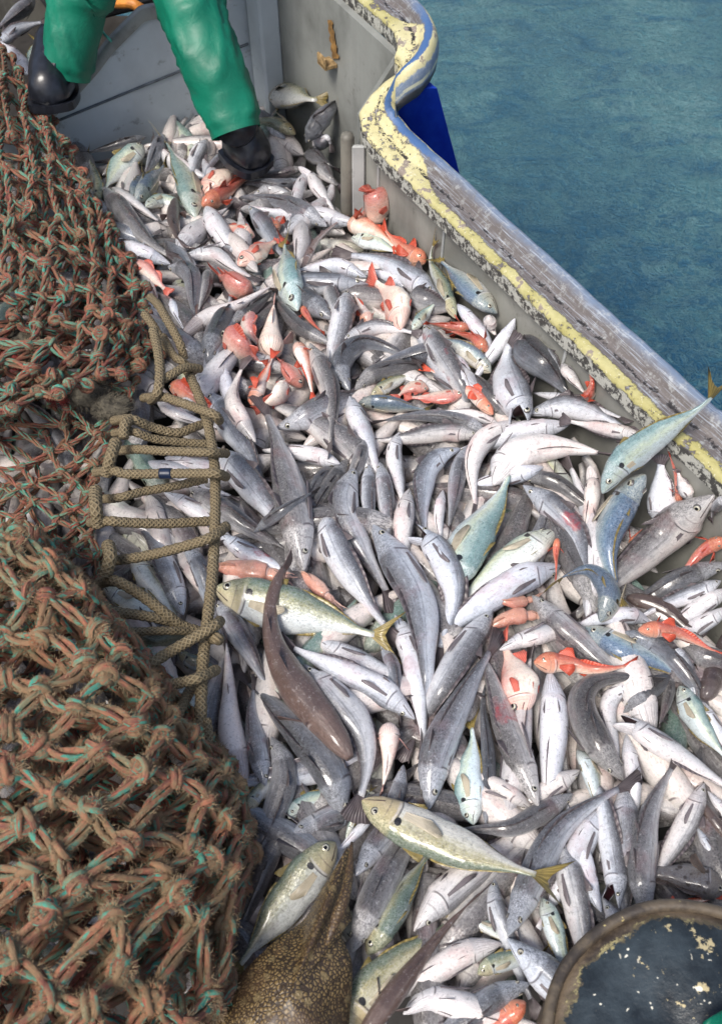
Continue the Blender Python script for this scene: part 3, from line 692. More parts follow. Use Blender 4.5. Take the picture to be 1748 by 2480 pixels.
# posts at the corner
def post_at(x, y0, y1, yw, r):
    zs = []
    for yy in (y0, y1):
        d = ray(x, yy); t = (yw - C0[1]) / d[1]; zs.append(C0 + d * t)
    return zs
t0, t1 = post_at(841, 322, 520, 2.13, .017)
b = MB(); bt = t1 - V(0, 0, .2); b.tube([bt, t1, t0 - V(0, 0, .012), t0 - V(0, 0, .003), t0], [.018, .018, .018, .015, .004], 16)
o = b.build('steel_post', M['darksteel'], loc=tuple(bt)); tag(o, 'round grimy steel post in the bulwark corner beside the pale flat bar', 'post')
t0, t1 = post_at(868, 352, 530, 2.12, .02)
b = MB(); hgt = t0[2] - t1[2] + .2; c_ = (t0 + t1 - V(0, 0, .2)) / 2; b.box(c_, (.034, .012, hgt), None, bev=.003)
o = b.build('flat_bar', M['whitesteel'], smooth=False, loc=tuple(c_ - V(0, 0, hgt / 2))); tag(o, 'pale flat steel bar standing next to the round post, pointed top', 'bar')
# bracket with rust trail on the far wall
WD_, WN_ = WD, WN; WD = nrm((W4 - W2) * V(1, 1, 0)); WN = V(WD[1], -WD[0], 0); pl = V(W2[0], W2[1], 0); q = on_plane(808, 150, pl, WN)
br = empty('lashing_bracket', tuple(q), 'small rusty cleat below a long rust stain on the far bulwark wall', 'bracket')
AX = (WD, WN, V(0, 0, 1))
b = MB(); b.box(q - WN * .02, (.05, .04, .014), AX, bev=.003); b.box(q - WN * .036 + V(0, 0, .012), (.05, .008, .03), AX, bev=.002); part(br, 'cleat', b, m_plain('rust_yellow', (.30, .20, .09), .7, 60, .5), False)
b = MB(); vs = []
for i in range(14):
    yy = 142 - i * 7.2; xx = 812 - i * 1.1 + 1.2 * math.sin(i * 1.7); hw_ = 7.5 * (1 - .35 * i / 13) * (1 + .25 * math.sin(i * 2.2))
    vs += [on_plane(xx - hw_, yy, pl - WN * .004, WN), on_plane(xx + hw_, yy, pl - WN * .004, WN)]
b.add(vs, [[2 * i, 2 * i + 1, 2 * i + 3, 2 * i + 2] for i in range(13)]); part(br, 'rust_stain', b, m_plain('rust_trail', (.22, .12, .035), .8, 50, .5))
WD, WN = WD_, WN_
# rust on the near wall beside the flat bar
# ------------------------------------------------------------------ divider plate
DN = nrm(np.cross(nrm(V(.87, .49, 0)), V(0, 0, 1))); DP = V(W4[0], W4[1], 0)
DN = V(.49, -.87, 0); DN = nrm(DN)
topc = [(-120, 470), (40, 300), (120, 262), (165, 222), (195, 190), (232, 148), (262, 108), (300, 68), (330, 38), (348, 24), (400, 14), (430, -30), (520, -110), (640, -150)]
botl = at(-150, 700, -.3)
tw_ = [on_plane(x, y, DP, DN) for x, y in topc]
tw_ = [q for q in tw_]
dv = empty('bin_divider', tuple(V(*DP[:2], -.3)), 'sloping grey steel divider plate between the two fish bins, under the fisherman', 'divider')
b = MB(); n_ = len(tw_); th = DN * -.012
fr = tw_; bk = [q + th for q in tw_]; fb = [V(q[0], q[1], -.33) for q in tw_]; bb = [q + th for q in fb]
b.add(fr + bk + fb + bb, [[i, i + 1, 2 * n_ + i + 1, 2 * n_ + i] for i in range(n_ - 1)] + [[n_ + i, 3 * n_ + i, 3 * n_ + i + 1, n_ + i + 1] for i in range(n_ - 1)] + [[i, n_ + i, n_ + i + 1, i + 1] for i in range(n_ - 1)] + [[0, 2 * n_, 3 * n_, n_], [n_ - 1, 2 * n_ - 1, 4 * n_ - 1, 3 * n_ - 1]])
part(dv, 'plate', b, M['divider'], False, fixn=True)
b = MB()   # worn flange along the top edge
fl = catmull(tw_[2:11], 40); vs = []
for q in fl:
    vs += [q + DN * .006 + V(0, 0, .004), q + DN * .010 - V(0, 0, .028), q - DN * .018 + V(0, 0, .006), q - DN * .018 - V(0, 0, .02)]
nf = len(fl)
b.add(vs, sum([[[4 * i, 4 * i + 4, 4 * i + 5, 4 * i + 1], [4 * i, 4 * i + 2, 4 * i + 6, 4 * i + 4], [4 * i + 2, 4 * i + 3, 4 * i + 7, 4 * i + 6]] for i in range(nf - 1)], []))
part(dv, 'edge_flange', b, m_steel('worn_edge', (.30, .31, .29), (.09, .075, .06), .9), fixn=True)
b = MB(); cr = [on_plane(x, y, DP, DN) + DN * .003 for x, y in ((60, 325), (119, 300), (290, 230), (456, 163), (600, 105))]; b.tube(catmull(cr, 30), .0038, 6)
part(dv, 'fold_line', b, m_plain('seam_dark', (.10, .12, .14), .6))

FISH_TXT = '''
T1|hake|1|110|60|.8|230,0 110,90 -60,230|silver grey fish at the very top left corner, behind the green trouser leg
T1|hake|2|90|20|.9|-10,290 120,190 330,130|pale fish bent like a bow in the far bin left of the black boot
T1|mackt|1|90|20|1|215,460 230,340 235,230|short pale green fish standing nose down beside the boot on the divider
T1|hake|2|105|-50|.95|190,490 90,360 -30,250|white bellied fish half under the net edge in the far left bin
T3|hake|0|80|90|.5|500,100 280,165 -20,240|long dark grey hake lying along the foot of the grey divider
T3|mackg|2|105|150|1|120,660 100,420 10,170|narrow horse mackerel with blue green stripe squeezed between net and pile edge
T3|mackt|2|190|165|1|480,170 320,310 170,520|pale green horse mackerel with a dark red spot, just below the divider
T3|hake|1|120|90|.85|630,80 560,260 470,440|pinkish grey hake with head against the divider beside the pink spotted mackerel
T3|mackb|0|90|80|.7|380,610 430,480 490,340|dark navy fish between the pink spotted mackerel and the blue backed one
T3|mackb|2|125|75|.9|415,630 550,440 700,250|steel blue backed mackerel lying diagonally left of the upright forked tail
T3|mackt|4|200|50|1|895,745 830,480 710,240 610,50|pale turquoise mackerel head down with its forked tail standing against the divider
T3|hake|2|140|20|.95|980,120 900,250 840,420|white fish with a dark slit standing tail down left of the boot in the pile
T3|hake|2|115|70|.85|1220,215 1110,265 990,370|small rounded grey fish tucked against the sole of the boot in the pile
T3|red|2|230|-30|1|950,560 1080,420 1320,340|pale pink fish with a dark maroon fin under the orange gurnard near the boot
T3|gurn|4|150|80|.9|940,640 1130,530 1290,420 1430,385|bright orange gurnard with a scarlet tail lying below the boot in the pile
T3|hake|4|190|70|.95|165,495 350,740 560,950 800,1095|long lilac grey hake slanting down from the pile edge next to the upper net
T3|hake|2|115|-40|.85|240,500 430,640 650,800|cream bellied hake running behind the long lilac grey one
T3|mackt|2|125|10|.9|495,650 620,600 780,640|cream coloured mackerel head with a dark mouth below the blue backed mackerel
T3|shark|4|115|90|.6|730,590 715,760 790,950 950,970 1070,870|dark brown catshark bent into a hook with its tail turned to the right
T3|hake|3|190|-60|1.05|970,650 1050,800 1160,970|white speckled belly up fish just below the orange gurnard
T3|hake|3|75|10|.95|1240,1010 1130,970 1000,950|small silver fish with a fine eye beside the two pink red striped fish
T3|red|2|160|10|1.1|1350,880 1240,840 1110,810|pale pink fish with two scarlet fin spikes in the upper pile
T3|red|4|200|5|1.1|1220,1110 1380,1000 1580,880|white bellied fish with a pink red back stripe right of the hooked brown catshark
T3|hake|3|140|-40|.85|780,1050 1030,1020 1200,1140 1410,1240|beige hake arching below the hooked brown catshark
T3|red|3|150|30|1|390,1090 540,1190 690,1340|rosy fish with an orange lower stripe at the upper net edge
T3|hake|3|165|90|.8|670,1120 850,1180 880,1450|grey hake bent sharply downward right of the rosy fish by the net
T3|hake|4|115|60|.95|985,1140 960,1320 895,1510|slim blue grey hake standing upright left of the flat coral red flank
T3|red|4|200|90|.9|1340,1350 1190,1260 1030,1170|flat coral red flank with no head showing above the pale catshark
T3|hake|2|135|-60|1|690,1100 540,1040 320,960|torn white belly next to the net under the long lilac grey hake
T3|hake|2|85|-60|1.05|690,1370 740,1480 800,1610|narrow white fish against the beige rope loops at the net edge
T3|shark|4|150|-75|1.15|790,1660 1000,1510 1220,1420 1430,1300|cream bellied catshark lying on its back with a dark triangular fin
T3|hake|3|120|90|.6|1150,1570 1300,1470 1460,1340|charcoal fish pressed along the right side of the cream bellied catshark
T4|hake|5|125|80|.62|670,1410 400,1260 220,1050 110,890|charcoal grey hake lying steeply between the turquoise mackerel and the coral red fishes
T4|hake|2|85|60|.75|450,20 280,60 90,90|thin grey hake behind the scarlet tail beneath the boot
T4|hake|2|115|70|.7|440,120 270,160 80,140|dull grey hake just under the scarlet tail of the orange gurnard
T4|hake|1|115|20|.7|40,240 160,190 270,220|dark fish head with a red cheek below the scarlet tail
T4|hakeo|4|125|-40|1.05|480,40 560,200 730,430|bright silver hake with open eye pointing up towards the steel post
T4|hake|2|125|70|.75|560,0 650,110 750,190|grey hake disappearing behind the foot of the steel post
T4|hake|3|110|-60|.9|450,60 410,180 300,510|pale hake whose tail points down left of the bright silver hake
T4|hake|4|170|70|.95|620,480 430,360 200,280 10,250|grey hake with a dark fin lying level below the steel post
T4|hake|2|155|60|.75|10,320 100,430 200,570|blotchy grey hake below the level hake near the post
T4|gurn|2|95|45|.9|205,510 250,430 300,360|small orange gurnard head peeping out in the middle of the upper pile
T4|shark|5|70|20|1.1|420,840 520,620 660,480 860,345|slim tan catshark curving up like a ribbon beneath the posts
T4|hake|0|160|-60|.75|420,430 430,600 400,770|white fish hidden beneath the slim tan catshark
T4|red|3|215|120|.85|1120,250 980,340 850,440|pinkish red fish with its ribbed snout against the bulwark beside the posts
T4|gurn|4|190|-10|1.05|800,450 1000,520 1200,680|stout orange red gurnard head down with an orange side fin below the posts
T4|gurn|5|150|130|1|1390,765 1230,660 1100,540 1050,450|rosy gurnard with raised spines, nose down against the bulwark wall
T4|mackt|2|150|0|1|810,570 1000,610 1240,720|smooth pale green back showing beneath the stout orange red gurnard
T4|hake|5|190|140|.95|1495,1035 1250,860 980,730 650,695|long silver hake with dark back and eye at right, above the orange tailed cream fish
T4|hake|3|140|-30|.9|930,880 700,800 460,830|silver hake with a wrinkled belly under the long silver hake's tail
T4|mackt|5|215|120|1.1|395,1140 320,900 290,650 265,530|fat turquoise white mackerel hanging head down with a round eye, mid upper pile
T4|hake|4|205|160|.6|945,935 740,930 430,935|mouse grey hake head with a ringed eye facing right beside the turquoise white mackerel
T4|hake|1|200|90|.5|670,1210 540,1110 440,1050|dark blunt fish beneath the mouse grey hake head
T4|hake|4|205|40|.98|780,990 750,1180 690,1410|plump pinkish silver hake standing upright left of the orange tailed cream fish
T4|gurn|2|75|90|1|425,1110 500,1230 610,1330|thin orange red tail beside the charcoal grey hake
T4|red|5|235|-55|1.15|1200,1290 1150,1070 930,860|cream and orange bellied redfish with a small scarlet tail, upper middle of the pile
T4|gurn|3|115|-60|1|950,1250 890,1120 820,990|narrow orange streaked gurnard left of the cream and orange redfish
T4|hake|2|95|-60|1|1240,970 1150,900 1030,860|pale strip of belly above the cream and orange redfish
T4|hake|1|235|60|.8|1260,1030 1450,1090 1660,1140|mottled pinkish grey back near the green edged tail by the bulwark
T4|mackt|5|110|20|1|1290,1290 1370,1190 1460,1090|small silvery fish with a black ringed eye right of the cream and orange redfish
T4|mackg|5|125|150|1|1625,1200 1530,960 1430,740 1490,520|slender mint green horse mackerel tail lying against the bulwark wall
T5|mackb|3|140|20|1|440,1210 280,1060 100,890|silvery blue horse mackerel wedged along the bulwark wall with a dark eye
T7|hake|3|125|-60|1.05|995,120 1080,220 1180,340|white hake head poking from beneath the scarlet gurnards by the bulwark
T7|hake|3|110|-70|1.05|1235,205 1260,300 1310,390|small pinkish white nose left of the smooth white upright belly
T7|hake|5|135|-80|1.15|1445,230 1370,380 1210,590|smooth white upright belly leaning on the bulwark above the gaping head
T7|gurn|5|100|90|.85|1090,310 920,290 730,265|scarlet gurnard lying level below the mint green tail
T7|gurn|5|115|90|.9|1225,490 1130,390 980,340|scarlet gurnard bent downward beside the smooth white upright belly
T7|mackb|5|155|155|1|1255,655 1080,500 850,375|silver blue fish with a round yellow eye and dark throat, left of the gaping head
T7|hake|3|195|60|.82b|735,280 850,480 990,700|mottled pink grey hake lying right beside the big grey arched hake
T7|hake|3|85|-70|1.05|980,510 1050,620 1125,750|thin white sliver of belly above the pale orange gurnard's back
T5|hakeo|10|215|165|.85|600,1775 500,1580 500,1390 570,1330|big brownish grey hake head with gaping black mouth, near the bulwark
T5|hake|4|190|90|.42|540,1370 690,1490 850,1680|dark brown speckled body behind the gaping hake head
T8|hake|3|95|-30|.85|470,90 560,210 660,330|grey fish with a crooked fin between the dark speckled body and the red tail
T8|hake|2|85|30|.75|350,-10 430,100 490,190|dull olive grey fish pressed against the bulwark above the crooked finned one
T8|gurn|4|85|90|.85|655,335 690,230 650,100|scarlet tail standing up against the bulwark wall on its own
T7|hake|3|130|30|.95|90,400 300,310 500,310 720,360|silver blue hake arched above the big grey arched one
T7|hake|5|190|85|.6|150,800 75,600 230,430 480,470 730,630|big grey hake arched like a bridge in the middle of the pile
T7|hake|2|165|90|.55|190,790 330,670 540,620|dark fish lying inside the curve of the big grey arched hake
T7|gurn|8|120|140|1.15|1270,985 1130,830 930,700 690,600|slender pale orange gurnard with an olive tail and dark eye across the middle
T7|mackg|2|115|20|.9|320,840 500,730 730,640|teal green mackerel back below the big grey arched hake
T7|red|3|135|10|.8|770,780 640,770 500,860|small brick red fish face with a black eye left of the pale orange gurnard
T7|red|4|150|30|1|1050,810 870,850 560,850|red fish with a white shoulder just beneath the brick red face
T7|mackb|4|125|80|.8|220,890 450,900 840,960|long slate blue mackerel back lying level below the red fishes
T7|hake|3|135|75|.8|1260,1130 950,1010 600,1000 290,1060|grey hake lying level directly under the slate blue mackerel
T7|hake|5|90|-20|1|1360,1090 1080,975 820,955|pinkish white striped hake tapering right below the slate blue mackerel
T7|hake|5|160|150|.85b|1190,1150 900,1120 600,1170 340,1190|silver grey hake with a crimson smudge on its side, lying level mid pile
T7|hake|3|125|90|.5|1430,1040 1300,900 1190,750|charcoal back between the pale orange gurnard's head and the gaping head
T7|hake|5|175|-50|1b|130,825 220,1030 330,1310|white hake with a purple bruise right of the upright steel blue hake
T7|hake|5|150|-20|1.05|545,1120 500,1300 560,1630|silver blue hake standing upright below the hake with a crimson smudge
T7|hake|7|190|140|.95|1015,1248 860,1310 745,1440 720,1700 740,1950|silver hake bent at the neck with its snout pointing right, mid pile
T7|hake|5|155|80|.85|1070,1230 1010,1400 950,1740|smooth grey back standing upright right of the hake bent at the neck
T7|hake|7|185|-50|1.1|1470,1040 1220,1170 1110,1380 1140,1720|white hake curved like a sickle in the right middle of the pile
T8|hake|5|280|-70|1.15|-20,960 150,740 480,690 880,760|very broad white bellied hake with a ribbed throat under the big green mackerel
T8|hake|4|135|-80|1.1|340,830 180,880 10,920|ribbed white chin just below the very broad white belly
T8|hake|4|175|40|.9|220,450 500,400 780,480 1030,620|grey hake running right from the gaping mouth to the rail side
T8|hake|2|95|-20|.95|270,300 600,370 980,510|pale pink edged hake behind the grey one along the bulwark
T8|hake|5|115|-40|1|1040,610 830,570 550,510|pink and cream tapering fish whose dark tail points left under the big green mackerel
T8|mackt|11|190|45|.85|760,1020 900,800 1200,570 1520,360 1640,130|big glossy green horse mackerel lying over the rail with its tail above the water
T8|hake|6|230|-60|1.1|1180,1250 1190,1000 1170,740|broad cream bellied hake beside an orange stripe under the green mackerel on the rail
T8|gurn|5|65|90|.9|1310,1100 1290,900 1225,700|thin orange red gurnard upright along the cream bellied hake
T8|hake|4|95|-50|1|1390,1060 1330,950 1290,840|pale fish between the orange upright gurnard and the bulwark
S|mackb|9|82|70|.95|1562,1150 1500,1230 1467,1330 1490,1420 1505,1510|slate blue horse mackerel with yellow cheek curving down below the green one on the rail
T8|hakeo|7|135|-60|1.1|700,875 690,1030 650,1250|bright white hake head with parted jaws pointing up beside the slate blue mackerel
T8|hake|3|135|90|.42|180,905 400,930 620,1080|black brown hake back under the very broad white belly
T8|hake|7|205|60|.85b|195,960 420,1130 600,1340 650,1580|grey hake with a round pink sore, pointing down to the right
S|mackt|7|112|150|1|1070,1440 1140,1310 1205,1215 1240,1125|pale mackerel with its forked olive tail standing up in the middle right
TB|mackt|6|225|-150|1.15|610,90 350,260 50,500|broad white and lime bellied mackerel lying right of the upright forked olive tail
TB|hake|7|195|-50|1|640,300 350,410 40,620|white hake with a black gill slit below the lime bellied mackerel
T8|gurn|9|60|90|1.1|440,1340 430,1430 432,1530|tiny red tailed gurnard lying on the lime bellied mackerel
T8|hake|7|285|125|.85|1560,1030 1300,1230 900,1580|large grey hake with a dark side fin and pink snout near the right edge
T8|gurn|4|95|90|1|970,1400 1040,1300 1110,1240|orange spiny head between the slate blue mackerel and the large grey hake
TB|gurn|9|100|80|.95|1640,140 1500,210 1380,340 1260,440|orange gurnard with tapering red tail along the right edge beneath the large grey hake
TB|hake|3|155|90|.6|1650,290 1530,320 1410,370|grey back below the orange gurnard at the right edge
TB|hake|7|115|150|1|1610,390 1450,465 1230,550|silver hake with a black ringed eye, snout up to the right edge
TB|hake|4|115|-60|1.05|1660,440 1500,540 1370,630|white belly just below the silver hake with the ringed eye at right
TB|hake|4|115|-40|1|1660,550 1540,630 1410,700|second white belly below the silver hake with the ringed eye at right
T8|hake|3|85|60|.85|1650,1040 1570,1120 1530,1220|pale sliver of fish at the right edge against the bulwark's end
TB|mackb|9|150|75|.85|880,640 940,480 830,330 670,360 570,440|navy mackerel curled in a hoop with its blue tail arching to the left
TB|squid|8|110|0|1|500,600 350,610 190,680|pink red squid mantle below the white hake with the black gill slit
TB|squid|7|80|0|1|480,500 370,520 240,510|smaller salmon pink squid above the pink red one
TB|hake|8|185|130|.88|470,480 600,620 760,770 960,940|grey hake running down right from the squids to the orange gurnard
TB|hake|6|130|-30|1|270,810 430,740 620,690|short silver hake lying between the pink red squid and the white redfish
TB|mackb|7|195|150|1|790,670 1000,780 1200,870 1440,1020|azure and cream mackerel pointing its tail down right, beside the orange gurnard
TB|hake|9|200|35|.95|230,570 110,740 -60,1000|speckled silver hake with a red eye left of the squids
TB|gurn|11|140|40|1|480,885 680,890 850,930 1110,895|bright orange gurnard lying level on top with a yellow ringed eye
TB|red|5|250|-35|1.15|420,1200 380,1000 300,800|round cream and orange bellied redfish beneath the level orange gurnard
TD|hake|8|235|50|.98b|1185,1040 1080,780 960,470 840,100|silver hake nose down with a bleeding pink eye, left of the belly up one
TD|hake|8|225|-75|1.1|1265,70 1300,400 1270,830|belly up white hake with its chin upward under the level orange gurnard
S|hake|9|82|100|.55|1510,1890 1445,1800 1405,1710 1440,1650 1575,1635|slate grey hake bent like a crook with round eye and nose down, lower right
TE|hake|6|170|-40|.98|960,30 710,90 620,250 685,550|pinkish white hake nested inside the bend of the slate grey crooked hake
TE|hake|6|115|80|.62|1160,-80 1140,150 1050,440|thin dark grey hake standing above the green white hake at lower right
TE|mackt|5|225|20|.8|1240,40 1400,350 1640,660|plump grey green fish with an olive tail near the right edge
TE|hake|4|125|-30|1|1430,160 1540,360 1660,580|pale fish along the right edge beside the plump grey green fish
TB|shark|4|140|90|.5|1500,1110 1540,1040 1570,930|round purple brown catshark head at the right edge
TE|hakeo|9|235|-30|1.02|730,300 1000,500 1350,720 1720,960|greenish white hake with long jaws crossing to the right edge
S|hake|9|75|65|.85|1566,2230 1552,2110 1572,1970 1630,1850|straight lilac grey hake standing nose down left of the brown spiny fish
TE|hake|7|215|15|1|1460,890 1340,1180 1090,1620|white hake with a grey back leaning right of the straight lilac grey hake
TE|hake|5|255|60|1.02|760,880 770,1200 780,1520|broad pale blue hake back behind the straight lilac grey hake
S|hake|10|80|62|.88|1230,2265 1280,2150 1345,2020 1440,1942 1556,1882|long lavender grey hake from a blood red eye up to a frayed dark tail
TE|hake|5|235|-30|.95|600,1070 470,1280 320,1570|olive white hake belly under the long lavender grey hake
TE|hakeo|8|235|150|1.05|715,1990 680,1650 630,1380 590,1120|silver hake with long parted jaws pointing straight down, lower right
TE|hake|6|185|-70|1.1|560,2020 460,1800 400,1560|white head with a blood red mouth left of the parted jaws
TH|hake|5|235|40|1.05|560,620 680,820 780,990|pale blue fish disappearing beneath the rim of the black drum
TH|hake|7|265|35|.98|190,90 300,480 380,850 440,1210|big lilac silver hake with a long side fin running down to the black drum
S|mackg|14|120|160|1.1|876,1938 1020,2015 1190,2085 1310,2122 1385,2150|big white and olive gold horse mackerel lying on top, whole, with a yellow tail
TF|hake|8|230|85|1|950,960 1100,600 1300,240|smooth blue grey hake back right of the brown spotted skate
TF|mackg|7|225|130|.95|1050,980 1200,700 1450,320|golden flank with a turquoise edge beside the smooth blue grey hake
TF|hake|6|185|60|.95|975,460 1090,290 1230,120|silver hake head with a yellow ringed eye above the smooth blue grey hake
TG|hake|8|235|-155|1|275,690 450,480 660,300|white throated hake with pink lips lying right of the golden flank
TG|shark|10|150|90|.75|-80,1400 180,1050 420,740 620,520 800,350|long brown catshark lying diagonally from the bottom edge beside the teal mackerel
TF|mackg|8|300|30|1.1|860,1500 1080,1230 1420,910|large teal and cream mackerel at the bottom edge right of the spotted skate
TG|hake|7|190|-70|1.05|845,770 640,820 360,980|ribbed white chin pointing right beside the long brown catshark
TG|hake|9|255|40|1.02|885,735 1030,870 1260,1080|pale silver hake with a gold eye and snout up left, next to the black drum
TG|hake|4|155|40|.8|800,330 800,500 870,690|olive grey fish beneath the big gold horse mackerel's tail end
TG|mackt|5|90|-30|1|630,600 750,660 890,745|cream wedge shaped tail between the brown catshark and the lavender grey hake
TG|hake|6|190|80|.8|1030,1030 820,1110 620,1260|speckled grey back at the bottom between the ribbed chin and the gold eyed hake
TG|hake|8|200|-65|1.12|205,1230 380,1130 660,1190|chalky white snout at the bottom edge below a bright red gill
TG|gurn|6|155|60|1.15|1000,1150 900,1230 780,1330|pale orange gurnard head at the bottom edge near the black drum
TG|mackt|5|145|0|.9|1110,470 1170,620 1230,820|bluish silver flank with rusty scratches beneath the gold tail
TG|mackg|5|135|40|1|690,970 800,900 930,870|short yellowish fish between the ribbed chin and the gold eyed hake
TF|mackg|11|290|155|.85|845,245 650,470 430,760 190,1080|large bronze cheeked horse mackerel with a black shoulder spot by the lower net
TF|hake|5|190|120|.75|545,200 660,150 800,90|dark rounded hake head with wrinkled lips above the bronze cheeked mackerel
S|whip|13|95|90|.85|848,1836 785,1748 705,1645 657,1535 664,1430 718,1325|long brown catshark with a whip thin tail, draped over the mackerel and hakes
TC|hakeo|6|170|60|.85b|570,1050 510,760 470,500 500,250|slim hake with a pink rimmed eye, nose down beside the belly up catshark
TC|shark|8|205|-85|1.3|410,1050 320,650 310,330 290,10|belly up pale catshark with a brown triangular fin next to the beige rope
TC|hakeo|8|290|60|.62|1130,1320 1050,980 880,740 630,470|dark hake with a green ringed eye and open jaw, left of the pale bent hake
TC|hake|8|215|80|.85|610,690 705,930 640,1200 520,1470|steel blue hake bowed to the right above the bronze cheeked mackerel
TC|mackg|4|125|0|.9|430,1230 500,1120 580,1040|yellow green fish fragment beside the fuzzy net edge
TC|mackt|4|135|20|.9|730,1270 830,1170 960,1120|pale olive striped flank behind the dark hake with the open jaw
TC|hakeo|10|255|150|.9|840,175 1040,380 1240,620 1290,900 1190,1310|pale grey hake bent in a long curve with pinkish open mouth at top
TC|hake|11|210|-25|1.05|1630,565 1400,370 1100,220 740,50|shiny white hake with its dark eyed head pointing right, above the pale pink belly
TC|pale|7|165|-85|1.2|1450,590 1440,850 1390,1110|pale pink belly up fish with two spread side fins, left of the white mackerel
TC|hake|6|125|80|.9|1550,890 1520,1040 1490,1130|grey back wedged between the pale pink belly and the silver diagonal hake
TC|mackt|8|50|0|.9|1140,1420 1220,1220 1350,1020|olive tipped tail pointing up at the big gold mackerel's nose
TC|hake|7|85|-70|1|1340,1230 1250,1340 1110,1480|thin white sliver under the big gold mackerel's chin
TC|hake|4|165|90|.42|710,1340 620,1500 560,1630|black grey fish between the steel blue hake and the bronze cheek
TC|hake|8|175|-20|1|920,0 1150,110 1470,260|white hake with an open gill behind the shiny white one
TC|hake|7|115|80|.95|1390,30 1470,180 1500,350|narrow blue grey hake standing upright behind the shiny white hake's shoulder
T9|hake|8|190|60|.98b|1050,1140 1250,1450 1460,1840|silver hake with two bright blood spots right of the beige rope
S|hake|9|95|50|1|736,1382 722,1290 695,1160 668,1060 636,975|long pale hake nose down with jaws ending at the whip thin tail
TA|hake|9|230|50|1.02|525,235 650,560 830,860 1010,1120|white speckled hake lying diagonally left of the dark blue backed hake
TA|hake|7|230|140|.95|765,-60 680,220 800,500 960,780|grey silver hake bowed left above the white speckled one
TA|hake|5|125|60|1|860,-80 860,200 905,460|slim pale hake, first upright one right of the bowed grey silver hake
TA|hake|6|135|70|1|940,-90 980,150 1010,440|slim pale hake, second upright one right of the bowed grey silver hake
TA|hake|7|160|-30|1.05|1150,100 1110,350 1100,620|white hake standing upright behind the dark blue backed hake's head
TA|hake|11|290|140|.9|890,355 1080,650 1230,950 1275,1390|plump dark blue backed hake with a bright flank in the centre of the pile
TA|hakeo|8|225|10|.92b|1205,355 1400,620 1470,900 1350,1280|rosy hake with a brown side fin right of the dark blue backed one
TA|hake|6|90|-60|1.05|1390,110 1360,300 1375,490|thin bright white fish standing behind the rosy hake
TA|hake|9|95|80|.55|45,410 200,290 430,140|brown grey tail stalk crossing the snout of the long pale hake
T9|hake|7|155|-30|1b|1070,630 1300,770 1580,910|white hake with a raw red belly edge right of the beige rope
T9|squid|7|190|0|1.2|1560,960 1350,920 1130,890|smooth tan squid mantle above the yellow tailed horse mackerel
TA|squid|6|110|0|1.2|610,910 470,770 360,680|tan orange squid between the whip thin tail and the white speckled hake
S|mackg|9|122|15|1.15|520,1425 650,1465 790,1500 895,1535 985,1545|cream and lime horse mackerel with a black shoulder spot and yellow tail by the rope
TA|hake|8|205|-20|1.05|1050,1000 1170,1250 1230,1650|white hake with a red gill streak below the dark blue backed hake's belly
T6|hake|7|225|60|1|340,800 560,1130 720,1400 800,1670|large pale blue grey hake right of the beige rope, upper of two side by side
T6|hake|7|240|50|1|390,1240 600,1450 900,1810|large pale blue grey hake right of the beige rope, lower of two side by side
T6|hake|8|165|-50|1.1|710,1200 530,920 560,720 650,520|small white hake with its forked grey tail up against the coral red fishes
T6|hake|5|235|60|1|870,1090 1050,1030 1250,940|broad silver back crossing behind the upright steel blue hake
T6|hake|5|150|-70|1.05|1370,1370 1180,1310 970,1270|wrinkled white throat pointing right under the upright steel blue hake
T6|hake|10|190|60|.85|1135,425 1290,780 1310,1060 1270,1330|upright steel blue hake with scaly head at top, centre left of the pile
T6|hake|3|115|90|.5|1350,1370 1220,1480 1110,1660|dark brown fish below the wrinkled white throat
T6|hake|3|155|90|.5|1430,1330 1320,1500 1220,1660|charcoal striped fish right of the dark brown one in the pile centre
T6|hake|6|130|90|.8|1560,1170 1500,1400 1370,1660|grey violet hake standing upright below the bruised white hake
T6|red|7|215|70|.9|480,360 610,480 800,630|large coral red fish, leftmost in the cluster of red fishes
T6|red|6|150|40|.95|660,180 660,330 770,480|rose red fish lying above the large coral red one
T6|pale|8|210|-80|1.15|830,520 830,370 850,140|white pink fish with a thin mouth line, nose down amid the red cluster
T6|gurn|9|135|-20|1|680,910 780,680 865,470|slim red and white gurnard with its pink tail up in the red cluster
T6|red|6|170|60|1|1070,770 970,640 880,530|salmon orange fish at the heart of the red cluster
T6|gurn|8|135|-30|1.2|1035,420 1110,620 1168,890|white bellied gurnard with an orange back, rightmost in the red cluster
T6|red|8|145|-70|1.25|960,750 860,860 690,960|small white and orange fish, lowest in the red cluster
T6|hake|7|205|90|.5|330,590 370,430 450,250|blue black blunt head left of the large coral red fish
T6|hake|5|135|-80|1.15|440,550 450,640 475,740|egg white belly patch below the blue black blunt head
T6|gurn|5|165|70|1|40,760 140,790 260,860|orange gurnard head seen between the beige ropes
T6|hake|5|115|-40|1.1|-60,890 100,980 290,1050|white fish with small dark eye below the orange head between the ropes
T6|hake|4|155|-50|1.15|0,1320 150,1370 310,1400|white fish behind the rope with the dark blue band
T9|hake|6|200|50|1.02|790,1260 680,950 560,700 420,550|silver hake with ringed eye and pointed snout down, seen through the ladder of rope
T9|mackt|4|225|0|1.1|170,1040 400,1150 700,1310|lime edged mackerel belly under the splayed ropes at lower left
T9|mackt|4|190|-60|1.2|420,820 520,980 630,1130|cream mackerel belly left of the ringed eye hake in the rope ladder
T9|mackg|5|185|80|.6|320,1420 550,1470 790,1420|dark emerald mackerel back under the crossing ropes
T9|mackg|4|125|20|.6|750,1560 850,1620 950,1660|dark olive fish under the lowest crossing rope
T9|hake|4|145|-60|1|750,750 850,900 950,1050|pale hake right of the ringed eye snout, against the upright rope
